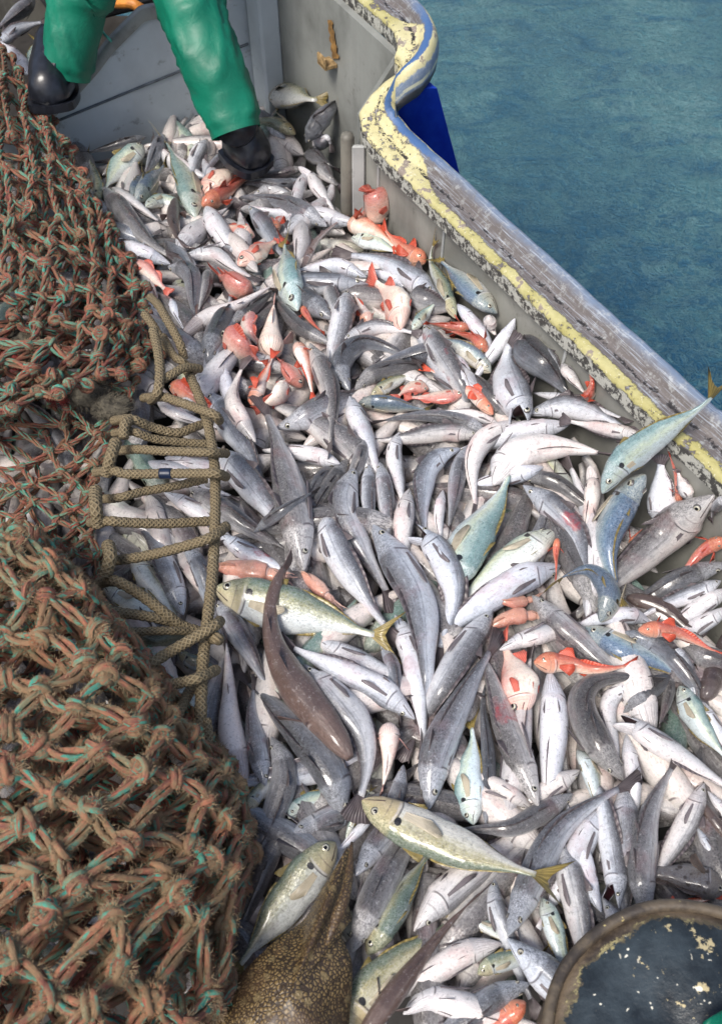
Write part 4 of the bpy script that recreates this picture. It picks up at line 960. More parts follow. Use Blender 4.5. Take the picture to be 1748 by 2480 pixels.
T9|hake|5|165|60|.85|790,720 900,850 1000,1120|grey hake passing beneath the upright rope
T9|hake|5|145|-30|1|640,300 850,410 1060,570|white hake tapering right beneath the third rope rung
T9|hake|5|205|80|.8|840,260 1150,480 1520,710|grey hake running from the rope rungs toward the brown tail stalk
T9|hake|4|185|-70|1.05|520,320 560,420 600,570|pale belly directly above the level rope rung
T9|hake|4|155|-60|1.15b|510,60 620,100 740,130|white fish with a crimson spot above the blue banded rope
T9|hake|3|125|-30|1.05|690,30 800,70 940,110|silver fish beside the crimson spotted one under the rope ladder
TE|cob|8|290|40|.6|1640,1830 1400,1740 1060,1680|rough brown spiny fish with a big round eye above the black drum
TE|gurn|7|95|-30|1.25|1000,1970 1300,1935 1660,1880|red and cream fish edge pressed against the black drum rim
TE|shark|5|115|90|.6|1430,1060 1540,1220 1680,1410|dark brown catshark back at the right edge above the spiny fish
TE|hake|5|95|-30|.85|1390,1270 1500,1450 1660,1660|narrow olive grey fish at the right edge below the catshark back
TE|hake|4|105|-60|1.05|1490,960 1560,1050 1640,1140|small white fish under the greenish white hake at the right edge
TB|gurn|9|110|60|1.05|1110,690 1300,690 1500,780 1650,860|long orange and white gurnard pointing down right at the right edge
TB|hake|7|150|90|.5|1030,700 1250,790 1440,1010|dark slate hake under the long orange and white gurnard
TB|shark|6|125|90|.5|1040,490 1250,560 1410,690|grey brown catshark above the long orange and white gurnard
TB|hake|5|165|90|.55|1370,790 1500,850 1650,900|dark back below the long orange and white gurnard at the edge
TB|hake|5|115|-60|1|1190,650 1100,610 990,600|small pinkish white belly right of the hooped navy mackerel
TB|hake|8|80|60|.98|1300,770 1390,870 1440,1020|thin pale violet hake standing across the dark slate one
TB|hake|4|125|90|.6|1020,1190 1120,1100 1240,1010|dark purple fish behind the slate grey crooked hake
S|hake|9|88|60|.95|1038,1960 1055,1830 1120,1690 1215,1530|silver diagonal hake whose tail rises to the squids, right of the pale pink belly
TD|mackt|7|205|-30|1.15|725,1170 690,850 720,560 680,360|white mackerel with a lime edge under the silver diagonal hake
TD|hake|6|120|90|.55|810,1170 830,700 790,300 840,40|dark narrow hake standing between the white mackerel and the bleeding eye
TD|hake|5|145|-60|1|1140,1050 1000,960 850,890|cream belly under the bleeding eyed hake's throat
TD|hake|6|155|-40|1.05|1480,780 1350,860 1190,960|white pink striped belly right of the bleeding eyed hake's snout
TE|mackt|6|160|-60|1|350,600 450,750 510,980|cream belly left of the slate grey crooked hake's head
TD|hake|7|170|90|.82|1430,950 1200,1090 1000,1190 780,1200|purplish hake with a spread tail meeting the big gold mackerel's back
TE|hake|5|170|-60|1.05|780,460 810,650 840,850|pinkish white belly right of the slate grey crooked hake
T2|mackg|7|205|10|.75|405,600 600,640 890,660|dark olive horse mackerel with a golden cheek in the corner below the bulwark
T2|hake|8|120|90|.5|650,930 740,790 910,610|dark grey hake leaning up into the corner beside the olive mackerel
T2|mackg|6|120|40|.8|580,880 480,815 370,790|small golden fish head with a red mouth right of the trouser leg
T2|hake|2|110|-40|.9|720,960 790,900 830,1000|pale fish directly left of the steel post
T2|hake|3|100|90|.5|640,1000 740,1040 880,1130|dark hake between the boot and the steel post
'''
# ------------------------------------------------------------------ fish laid in order on a height map
def wall_x(y):     # inner face of the bulwark in plan
    if y < W1[1]: return W1[0] + (y - W1[1]) * (WNEAR[0] - W1[0]) / (WNEAR[1] - W1[1])
    return W1[0] + (y - W1[1]) * (W4[0] - W1[0]) / (W4[1] - W1[1]) + .03
def hbase(x, y):
    d = max(0, wall_x(y) - x) * .87
    return .08 - .14 * sstep(1.5, 2.45, y) + .045 * math.exp(-d / .16) * (1 - .6 * sstep(1.7, 2.3, y))
TILES = {'T1': (0, 0, 2.697), 'T2': (500, 0, 2.697), 'T3': (200, 300, 3.236), 'T4': (600, 400, 3.236), 'T5': (1000, 200, 2.163), 'T6': (400, 700, 3.236), 'T7': (800, 700, 3.236),
 'T8': (1200, 850, 2.953), 'T9': (200, 1100, 3.236), 'TA': (600, 1150, 2.942), 'TB': (1100, 1250, 2.497), 'TC': (450, 1550, 2.942), 'TD': (900, 1600, 2.942), 'TE': (1300, 1650, 3.612),
 'TF': (500, 1950, 2.697), 'TG': (900, 2000, 2.697), 'TH': (1300, 2000, 3.612), 'S': (0, 0, 1.0)}
GX0, GY0, GC = -1.9, -.3, .008
GW, GH = 420, 560
HM = np.zeros((GH, GW))
for j in range(GH):
    for i in range(GW): HM[j, i] = hbase(GX0 + i * GC, GY0 + j * GC) - .035
def gidx(x, y): return int((x - GX0) / GC), int((y - GY0) / GC)
def hmax(x, y, r):
    i, j = gidx(x, y); k = max(1, int(r / GC)); a = HM[max(0, j - k):j + k + 1, max(0, i - k):i + k + 1]
    return float(a.max()) if a.size else 0
def hmean(x, y, r):
    i, j = gidx(x, y); k = max(1, int(r / GC)); a = HM[max(0, j - k):j + k + 1, max(0, i - k):i + k + 1]
    return float(a.mean()) if a.size else 0
def stamp(p, r, rv):
    i, j = gidx(p[0], p[1]); k = int(r / GC) + 1
    for jj in range(max(0, j - k), min(GH, j + k + 1)):
        for ii in range(max(0, i - k), min(GW, i + k + 1)):
            d2 = ((GX0 + ii * GC - p[0]) ** 2 + (GY0 + jj * GC - p[1]) ** 2) / (r * r)
            if d2 < 1: HM[jj, ii] = max(HM[jj, ii], p[2] + rv * math.sqrt(1 - d2) * .8)
FAMCAT = {'hake': 'hake', 'hakeo': 'hake', 'mackg': 'horse mackerel', 'mackb': 'horse mackerel', 'mackt': 'horse mackerel', 'gurn': 'gurnard', 'red': 'redfish', 'shark': 'catshark', 'whip': 'catshark', 'squid': 'squid', 'pale': 'gurnard', 'cob': 'fish'}
def matset(sp):
    skin = {'hakeo': 'hake', 'whip': 'shark'}.get(sp, sp); fam = 'mack' if sp.startswith('mack') else {'hakeo': 'hake', 'squid': 'shark', 'whip': 'shark'}.get(sp, sp)
    return [G[skin], G[fam + 'fin'], G['mouth'], G.get(fam + 'pec', G[fam + 'fin'])]
EYEM = [G['pupil'], G['iris'], G['irisdark']]
def place(sp, spine, width, ang, tone, blood, label, rng, group=None, eyes_on=True):
    mb, eyes, mid = make_fish(sp, spine, width, ang, rng)
    nm = FAMCAT[sp].replace(' ', '_'); root = mb.build(nm, matset(sp), loc=tuple(mid))
    root.color = (tone, 1.0 if blood else 0.0, rng.random(), 1)
    tag(root, label, FAMCAT[sp], group)
    if eyes_on:
        for q, nv, T, er in eyes: part(root, 'eye', eye_mb(q, nv, T, er), EYEM)
    return root
rng0 = random.Random(7)
# the mass deeper in the heap
mass = MB(); mass_f = []
def rand_fish(z0, rng, lowpoly=True):
    while True:
        x = rng.uniform(-1.45, 1.0); y = rng.uniform(.25, 2.85)
        if x < wall_x(y) - .1 and y < 2.55 + .56 * (x + .94): break
    a = rng.gauss(1.9, .8); L = rng.uniform(.30, .42); n = 7; w_ = rng.uniform(.045, .065); bend = rng.uniform(-.8, .8)
    pts = []; p = V(x, y, 0); th = a
    for i in range(n): pts.append(p.copy()); p = p + V(math.cos(th), math.sin(th), 0) * L / (n - 1); th += bend / (n - 1)
    pts = np.array(pts); pts -= pts.mean(axis=0) - V(x, y, 0)
    for q in pts:
        q[0] = min(q[0], wall_x(q[1]) - .05); q[2] = hbase(q[0], q[1]) + z0
    return pts, w_
me_objs = []
class Multi:  # gathers several skins into one mesh
    def __init__(s): s.mb = MB(); s.mats = []
    def add(s, mb, mats):
        idx = []
        for m in mats:
            if m not in s.mats: s.mats.append(m)
            idx.append(s.mats.index(m))
        o = s.mb.n
        s.mb.v += mb.v; s.mb.uv += mb.uv; s.mb.n += mb.n
        s.mb.f += [[q + o for q in f] for f in mb.f]; s.mb.mi += [idx[i] for i in mb.mi]
mm = Multi()
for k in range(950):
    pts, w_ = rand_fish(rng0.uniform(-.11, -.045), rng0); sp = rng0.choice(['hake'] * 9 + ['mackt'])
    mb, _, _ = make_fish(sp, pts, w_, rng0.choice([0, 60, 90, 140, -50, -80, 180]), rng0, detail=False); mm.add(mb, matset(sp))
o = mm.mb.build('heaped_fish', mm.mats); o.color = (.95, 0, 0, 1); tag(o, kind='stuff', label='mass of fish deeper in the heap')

fish = []
for ln in FISH_TXT.strip().split('\n'):
    t, sp, lv, wd, an, tn, pts, lab = ln.split('|'); ox, oy, sc = TILES[t]
    P_ = [tuple(float(q) for q in s2.split(',')) for s2 in pts.split()]
    P_ = [(ox + a / sc, oy + b2 / sc) for a, b2 in P_]
    blood = tn.endswith('b'); tone = float(tn.rstrip('b'))
    fish.append((int(lv), sp, P_, float(wd) / sc, float(an), tone, blood, lab))
fish_order = sorted(range(len(fish)), key=lambda i: fish[i][0])
# ~60 hake lying low, showing in the gaps
GF = 'silvery hakes lying low between the upper fish of the heap'
for k in range(64):
    pts, w_ = rand_fish(-.025, rng0)
    for q in pts: q[2] = hmean(q[0], q[1], .03) + .006
    place('hake', pts, w_, rng0.choice([40, 70, 90, 130, -50, -70]), rng0.uniform(.7, 1.0), False, 'silvery hake lying low in the heap, mostly covered by other fish', rng0, GF, eyes_on=False)
    for i in range(0, 7): stamp(pts[i], w_ * .4, w_ * .4)
for fi in fish_order:
    lv, sp, P_, wpx, an, tone, blood, lab = fish[fi]; rng = random.Random(fi * 13 + 5)
    c2 = catmull([(a, b2, 0) for a, b2 in P_], 13)[:, :2]
    far = P_[0][0] < 110 and P_[0][1] < 190        # the bin beyond the divider
    z = np.array([hbase(*at(a, b2, 0)[:2]) for a, b2 in c2]); us_, hs_, kth = PROF[sp]
    pos = None
    for it in range(4):
        pos = np.array([at(a, b2, z[i]) for i, (a, b2) in enumerate(c2)])
        dist = np.mean([np.dot(q - C0, FW) for q in pos]); wm = wpx / FPX * dist * (.91 if sp in ('hake', 'hakeo') else (.88 if sp in ('red', 'gurn') else .94))
        sa = abs(math.sin(R_(an))); ca = abs(math.cos(R_(an))); H = wm / 2 / math.sqrt(ca * ca + (kth * sa) ** 2); rv = H * math.sqrt(sa * sa + (kth * ca) ** 2)
        zt = np.array([hmax(q[0], q[1], wm * .22) for q in pos]) * .6 + np.array([hmean(q[0], q[1], wm * .3) for q in pos]) * .4
        pr = np.array([np.interp(min(1, i / 12 / .87), us_, hs_) for i in range(13)])
        if lv >= 9: zt = np.array([hmax(q[0], q[1], max(.012, wm * .25)) for q in pos]) * .85 + zt * .15 + .004
        zt = zt + pr * rv * (.42 if lv < 9 else .5)
        for _ in range(4): zt[1:-1] = .4 * zt[1:-1] + .3 * (zt[:-2] + zt[2:]); zt[0] = .6 * zt[0] + .4 * zt[1]; zt[-1] = .6 * zt[-1] + .4 * zt[-2]
        cap = np.array([hbase(q[0], q[1]) for q in pos]) + (.012 + .0175 * lv + (.012 if lv >= 11 else 0))
        zt = np.minimum(zt, cap)
        if lv >= 9:
            for _ in range(2):
                zt = np.maximum(zt, np.array([hmax(q[0], q[1], max(.012, wm * .2)) + pr[i] * rv * .35 + .003 for i, q in enumerate(pos)])); zt[1:-1] = .6 * zt[1:-1] + .2 * (zt[:-2] + zt[2:])
        if 'olive gold' in lab: zt = zt + np.linspace(0, .03, 13)
        z = .3 * z + .7 * zt if it else zt
    pos = np.array([at(a, b2, z[i]) for i, (a, b2) in enumerate(c2)])
    if 'over the rail' in lab:
        for i, (zz) in enumerate(np.interp(np.arange(13), [0, 3, 6, 8, 10, 12], [.15, .20, .275, .33, .36, .40])): pos[i] = at(*c2[i], zz)
    else:
        for i in range(len(pos)):   # bank up against the bulwark instead of passing through it
            r = wm * .5 * max(.35, pr[i]) * .8; zz = pos[i][2]
            while pos[i][0] > wall_x(pos[i][1]) - r and zz < (.225 if c2[i][0] > 1000 else .07) and c2[i][0] > 630: zz += .006; pos[i] = at(*c2[i], zz)
        zs_ = pos[:, 2].copy()
        for _ in range(3): zs_[1:-1] = np.maximum(zs_[1:-1], .25 * zs_[:-2] + .5 * zs_[1:-1] + .25 * zs_[2:])
        pos = np.array([at(c2[i][0], c2[i][1], zs_[i]) for i in range(len(pos))])
    fam = 'mack' if sp.startswith('mack') else sp; need = {'hake': 6.0, 'hakeo': 5.6, 'mack': 4.0, 'gurn': 4.4, 'pale': 3.0, 'red': 2.3, 'shark': 7, 'whip': 3, 'squid': 3.2, 'cob': 3}[fam] * wm
    Lw = float(np.sum(np.linalg.norm(np.diff(pos, axis=0), axis=1))); npos = pos
    if Lw < need:      # the rest of the fish runs on below its neighbours
        ext = need - Lw; d = pos[-1] - pos[-3]; d[2] = 0; d = nrm(d); pl_ = [q for q in pos]; k_ = 0
        while ext > 0 and k_ < 12:
            q = pl_[-1] + d * .03; k_ += 1
            q[2] = max(hbase(q[0], q[1]) - .05, min(pl_[-1][2] - .012, hmean(q[0], q[1], .03) - wm * .55)) if k_ > 1 else pl_[-1][2] - .008
            if q[0] > wall_x(q[1]) - .05 or q[1] > 2.5 + .56 * (q[0] + .94): break
            pl_.append(q); ext -= .03
        npos = catmull(pl_, 21) if len(pl_) > 13 else pos
    place(sp, npos, wm, an, tone, blood, lab, rng)
    for i in range(13): stamp(pos[i], max(.006, H * pr[i] * .85), rv * pr[i])

# ------------------------------------------------------------------ skate
def dense_poly(P_, per=6):
    return catmull(P_ + [P_[0]], len(P_) * per)[:-1]
skp = [(575, 2365), (665, 2280), (735, 2228), (768, 2172), (815, 2095), (842, 2052), (850, 2075), (835, 2160), (852, 2225), (826, 2262), (851, 2325), (852, 2400), (846, 2470), (835, 2600), (700, 2640), (560, 2590), (520, 2470)]
outl = dense_poly([(a, b2, 0) for a, b2 in skp], 5)[:, :2]; cxk, cyk = 700, 2420
b = MB(); vs = []; uv = []; nr_ = 10; no = len(outl)
for lay in (1, -1):
    for r in range(nr_ + 1):
        f = r / nr_
        for i in range(no):
            x = cxk + (outl[i][0] - cxk) * f; y = cyk + (outl[i][1] - cyk) * f
            rise = .035 * (1 - f ** 2) + .012 * (1 - f) * 2 + .004 * math.sin(x * .03) * math.cos(y * .04) * (1 - f)
            z0 = .105 - .055 * sstep(2250, 2060, y) * 0 + (rise if lay > 0 else -rise * .3 - .004)
            z0 += .012 * math.sin(i / no * 6.28 * 5) * f * f
            vs.append(at(x, y, z0)); uv.append((x / 100, y / 100))
fs = []
for lay in (0, 1):
    o_ = lay * (nr_ + 1) * no
    for r in range(nr_):
        for i in range(no):
            q = [o_ + r * no + i, o_ + r * no + (i + 1) % no, o_ + (r + 1) * no + (i + 1) % no, o_ + (r + 1) * no + i]; fs.append(q if lay else q[::-1])
o2 = (nr_ + 1) * no
fs += [[nr_ * no + i, nr_ * no + (i + 1) % no, o2 + nr_ * no + (i + 1) % no, o2 + nr_ * no + i] for i in range(no)]
b.add(vs, fs, uv)
def m_skate():
    n = NT('skate_skin'); p = n.obj(); v1 = n.vor(n.vm('ADD', p, n.vm('MULTIPLY', n.n('ShaderNodeTexNoise').outputs[1], (.0, .0, 0))), 190, 'DISTANCE_TO_EDGE'); a = n.noise(p, 9, 4, .6); c = n.noise(p, 60, 5, .7)
    v2 = n.vor(p, 42)
    col = n.mix(n.mask(n.math('ADD', v1, n.math('MULTIPLY', n.math('SUBTRACT', c, .5), .25)), .10, .20), (.035, .022, .012), (.20, .135, .055))
    col = n.mix(n.mask(v2, .30, .16), col, (.19, .14, .065)); col = n.mix(n.math('MULTIPLY', n.mask(a, .42, .66), .7), col, (.075, .042, .022))
    col = n.mix(n.math('MULTIPLY', n.mask(a, .40, .30), .45), col, (.21, .12, .06))
    return n.set(Base_Color=col, Roughness=n.math('MULTIPLY_ADD', c, .3, .35), Coat_Weight=.15, Coat_Roughness=.2, Normal=n.bump(n.math('ADD', n.math('MULTIPLY', v1, 1.5), n.math('ADD', a, n.math('MULTIPLY', c, .7))), .5, .004))
o = b.build('skate', m_skate(), loc=tuple(at(700, 2420, .14)), fixn=True); tag(o, 'brown skate with leopard spots filling the bottom edge beside the fuzzy net', 'skate')
sk = o
b = MB(); vs = []   # rolled pelvic flap, tan
fp = [at(x, y, z) for x, y, z in ((852, 2040, .15), (846, 2110, .165), (835, 2170, .18), (812, 2230, .185), (790, 2290, .18))]
b.tube(catmull(fp, 16), np.interp(np.linspace(0, 1, 16), [0, .3, .7, 1], [.002, .006, .009, .003]), 10); part(sk, 'pelvic_fin', b, sk.data.materials[0], label='tan rolled fin')

# ------------------------------------------------------------------ net
def fbm(p): return mnoise.fractal(Vector(p), 1.0, 2.0, 3)
def hair(mb, p, d, L, w_, rng, mi=0):
    s_ = nrm(np.cross(d, nrm(C0 - p))) * w_; q = p.copy(); dd = d.copy(); vs = []; n = 4
    for i in range(n):
        ww = s_ * (1 - i / n); vs += [q - ww, q + ww]; q = q + dd * L / n; dd = nrm(dd + V(rng.gauss(0, .6), rng.gauss(0, .6), rng.gauss(-.1, .5)))
    vs.append(q); mb.add(vs, [[2 * i, 2 * i + 1, 2 * i + 3, 2 * i + 2] for i in range(n - 1)] + [[2 * n - 2, 2 * n - 1, 2 * n]], None, mi)
def net_patch(ctrl, ni, nj, r, seed, zoff=0, strands=3, fuzz=1.0, jit=.22, thick=1.0, knot=2.1, hole=0.0, hl=1.0):
    """ctrl : rows (j) x columns (i) of (px,py,z). Diamond meshes run along j."""
    rng = random.Random(seed); mb = MB(); fz = MB()
    A = np.array(ctrl, float)     # [J][I][3]
    J, I, _ = A.shape
    def S_(fi, fj):
        rows = [catmull(A[j], 2)[0] * 0 for j in range(0)]
        row = []
        for j in range(J):
            x = fi * (I - 1); i0 = min(I - 2, max(0, int(x))); u = x - i0; row.append(A[j][i0] * (1 - u) + A[j][i0 + 1] * u)
        row = np.array(row); y = fj * (J - 1); j0 = min(J - 2, max(0, int(y))); u = y - j0
        p0 = row[max(0, j0 - 1)]; p1 = row[j0]; p2 = row[j0 + 1]; p3 = row[min(J - 1, j0 + 2)]
        return .5 * (2 * p1 + (p2 - p0) * u + (2 * p0 - 5 * p1 + 4 * p2 - p3) * u * u + (3 * p1 - p0 - 3 * p2 + p3) * u ** 3)
    K = {}
    for j in range(nj + 1):
        for i in range(ni + 1):
            if (i + j) % 2: continue
            a, c_ = (i + rng.gauss(0, jit)) / ni, (j + rng.gauss(0, jit)) / nj
            q = S_(min(1, max(0, a)), min(1, max(0, c_))); K[(i, j)] = at(q[0], q[1], q[2] + zoff + rng.gauss(0, r * .9))
    for (i, j), p in K.items():
        # knot : lump with two wrapped turns
        rr = r * knot * rng.uniform(.8, 1.2); ax = nrm(V(rng.gauss(0, 1), rng.gauss(0, 1), rng.gauss(0, .5)))
        vs = []; sx, sy = 9, 7; sd = rng.uniform(0, 99)
        ex = V(rng.uniform(.8, 1.25), rng.uniform(.8, 1.25), rng.uniform(.7, 1))
        for a_ in range(sy + 1):
            th = math.pi * a_ / sy
            for b_ in range(sx):
                ph = 2 * math.pi * b_ / sx; d = V(math.sin(th) * math.cos(ph), math.sin(th) * math.sin(ph), math.cos(th)) * ex
                vs.append(p + d * rr * (1 + .40 * fbm(d * 1.7 + sd)))
        mb.add(vs, [[a_ * sx + b_, a_ * sx + (b_ + 1) % sx, (a_ + 1) * sx + (b_ + 1) % sx, (a_ + 1) * sx + b_] for a_ in range(sy) for b_ in range(sx)], [(sd + k * .011, (k % sx) / sx) for k in range(len(vs))])
        for w2 in range(2):
            e1 = nrm(np.cross(ax, V(.3, .2, 1))); e2 = np.cross(ax, e1); pts = [p + (e1 * math.cos(t) * 1.0 + e2 * math.sin(t) * 1.0) * rr * .88 + ax * rr * .3 * (w2 * 2 - 1 + .5 * math.sin(t)) for t in np.linspace(0, 6.28, 11)]
            mb.tube(pts, r * .62, 5, 0, False, rng.uniform(0, 50)); ax = nrm(ax + V(rng.gauss(0, .6), rng.gauss(0, .6), rng.gauss(0, .6)))
        for h in range(int(85 * fuzz)):
            d = nrm(V(rng.gauss(0, 1), rng.gauss(0, 1), rng.gauss(.3, .8))); hair(fz, p + d * rr * .8, d, .0072 * hl * rng.uniform(.6, 1.7), .00050 * hl ** .4, rng)
        for di in (-1, 1):
            k2 = (i + di, j + 1)
            if k2 not in K or rng.random() < hole: continue
            q = K[k2]; Lb = np.linalg.norm(q - p); n = 8; mid_off = V(rng.gauss(0, 1), rng.gauss(0, 1), rng.gauss(-.4, .6)) * r * .6
            T = nrm(q - p); e1 = nrm(np.cross(T, V(0, 0, 1))); e2 = np.cross(T, e1); ph0 = rng.uniform(0, 6.28); tw = Lb / (r * 9) * 2 * math.pi * .5
            for s_ in range(strands):
                pts = []
                for k in range(n):
                    f = k / (n - 1); ph = ph0 + s_ * 2 * math.pi / strands + tw * f; rad = r * .62 * (1 + .25 * math.sin(math.pi * f))
                    pts.append(p + (q - p) * f + mid_off * math.sin(math.pi * f) + (e1 * math.cos(ph) + e2 * math.sin(ph)) * rad)
                mb.tube(pts, r * .56 * thick, 6, 0, False, rng.uniform(0, 90))
            for h in range(int(62 * fuzz)):
                f = rng.random(); ph = rng.uniform(0, 6.28); d0 = e1 * math.cos(ph) + e2 * math.sin(ph); d = nrm(d0 + T * rng.gauss(0, .8))
                hair(fz, p + (q - p) * f + mid_off * math.sin(math.pi * f) + d0 * r * .9, d, .0068 * hl * rng.uniform(.6, 1.6), .00048 * hl ** .4, rng)
    return mb, fz
net = empty('trawl_net', tuple(at(200, 1100, .1)), 'frayed orange brown trawl net with teal flecks heaped along the left side', 'fishing net')
def addnet(*a, label=None, mat='twine', **k):
    mb, fz = net_patch(*a, **k); o = part(net, 'netting', mb, M[mat], label=label)
    if k.get('fuzz', 1) > 0:
        part(o, 'fuzz', fz, M['fuzz'])
    return o
def upz(rows, zs):
    return [[(x, y, z) for (x, y), z in zip(r, zs)] for r in rows]
UPR = [[(-15, 70), (-70, 120), (-180, 200), (-330, 300)], [(75, 205), (-5, 260), (-130, 360), (-300, 470)], [(165, 350), (70, 430), (-60, 520), (-260, 640)],
       [(240, 490), (150, 570), (10, 660), (-220, 790)], [(315, 625), (215, 700), (60, 790), (-200, 900)], [(375, 735), (280, 800), (110, 880), (-180, 990)], [(385, 860), (290, 910), (110, 960), (-150, 1060)]]
addnet(upz(UPR, (.03, .02, .04, .06)), 13, 22, .0068, 11, zoff=-.01, fuzz=.2, jit=.2, mat='twine_dark', label='dark lower fold of the bunched netting')
addnet(upz(UPR, (.05, .12, .17, .19)), 13, 20, .0074, 12, fuzz=.55, jit=.18, knot=1.9, mat='twine_dark', label='bunched upper netting with thick knots')
addnet(upz(UPR, (.055, .17, .22, .24)), 13, 18, .0072, 13, mat='twine_dark', fuzz=.9, jit=.24, knot=1.9, hole=.28, label='loose top strands of the bunched netting')
# open panel over the fish
MID = [[(-120, 850), (-120, 1010), (-120, 1180), (-120, 1330), (-120, 1480)], [(60, 880), (50, 1020), (40, 1170), (40, 1310), (50, 1440)], [(200, 900), (180, 1040), (150, 1190), (160, 1310), (170, 1420)],
       [(350, 880), (300, 1010), (235, 1160), (250, 1290), (260, 1400)]]
addnet([[(x, y, .115 - .008 * i) for i, (x, y) in enumerate(r)] for r in MID], 17, 8, .0047, 21, mat='twine_dark', knot=1.9, strands=3, fuzz=.40, jit=.30, label='stretched open netting over white fish')
addnet([[(x, y, .085 - .005 * i) for i, (x, y) in enumerate(r)] for r in MID], 12, 7, .0046, 22, mat='twine_dark', strands=3, fuzz=.2, jit=.3, hole=.12, label='second layer of open netting')
# near bundle, big fuzzy meshes
LO = [[(-420, 1420), (-420, 1620), (-420, 1830), (-420, 2040), (-420, 2260), (-420, 2480), (-420, 2760)],
      [(-200, 1330), (-150, 1520), (-150, 1720), (-150, 1940), (-150, 2150), (-150, 2370), (-150, 2680)],
      [(-20, 1290), (60, 1430), (90, 1620), (110, 1830), (110, 2040), (110, 2260), (90, 2600)],
      [(70, 1295), (190, 1430), (270, 1590), (330, 1780), (360, 1980), (350, 2180), (310, 2540)],
      [(95, 1315), (225, 1445), (345, 1600), (455, 1760), (530, 1920), (545, 2110), (470, 2500)],
      [(100, 1340), (235, 1460), (360, 1620), (490, 1780), (585, 1900), (610, 2080), (520, 2500)]]
ZL = (.33, .34, .34, .30, .20, .10)
def lo(zo): return [[(x, y, z + zo) for (x, y) in r] for r, z in zip(LO, ZL)]
addnet(lo(-.12), 26, 14, .0072, 31, fuzz=.3, jit=.2, mat='twine_dark', label='dark inner layer of the near netting')
addnet(lo(-.05), 24, 13, .0078, 32, hl=1.6, fuzz=1.2, jit=.27, knot=1.9, label='fuzzy near netting, middle layer')
addnet(lo(0), 19, 12, .0084, 33, hl=1.35, fuzz=2.4, jit=.27, knot=1.9, hole=.05, label='big fuzzy loops of the near netting')
# grey frayed wads and red floats in the open panel
rg = random.Random(5)
for (x, y, rr, c_) in ((55, 835, .040, 0), (215, 955, .034, 0), (270, 985, .03, 0), (-5, 880, .035, 1), (148, 945, .030, 1)):
    b = MB(); fzm = MB(); p = at(x, y, .13)
    vs = []; sx, sy = 20, 12
    for a_ in range(sy + 1):
        for b_ in range(sx):
            th = math.pi * a_ / sy; ph = 2 * math.pi * b_ / sx; d = V(math.sin(th) * math.cos(ph) * 1.3, math.sin(th) * math.sin(ph), math.cos(th) * .7); vs.append(p + d * rr * (1 + .35 * fbm(d * 2 + x)))
    b.add(vs, [[a_ * sx + b_, a_ * sx + (b_ + 1) % sx, (a_ + 1) * sx + (b_ + 1) % sx, (a_ + 1) * sx + b_] for a_ in range(sy) for b_ in range(sx)])
    for h in range(500 if not c_ else 250):
        d = nrm(V(rg.gauss(0, 1), rg.gauss(0, 1), rg.gauss(0, 1))); hair(fzm, p + d * rr * V(1.2, .95, .65), nrm(d + V(.8, -.3, 0)), .02, .0007, rg)
    mt = (M.setdefault('wad', m_plain('grey_frayed_fibre', (.085, .075, .055), .9, 60, .5, .6)), M.setdefault('redwad', m_plain('red_twine_wad', (.30, .045, .04), .8, 50, .5, .5)))[c_]
    o = part(net, 'twine_wad', b, mt, label=('grey frayed wad', 'red twine wad')[c_]); part(o, 'fuzz', fzm, mt)

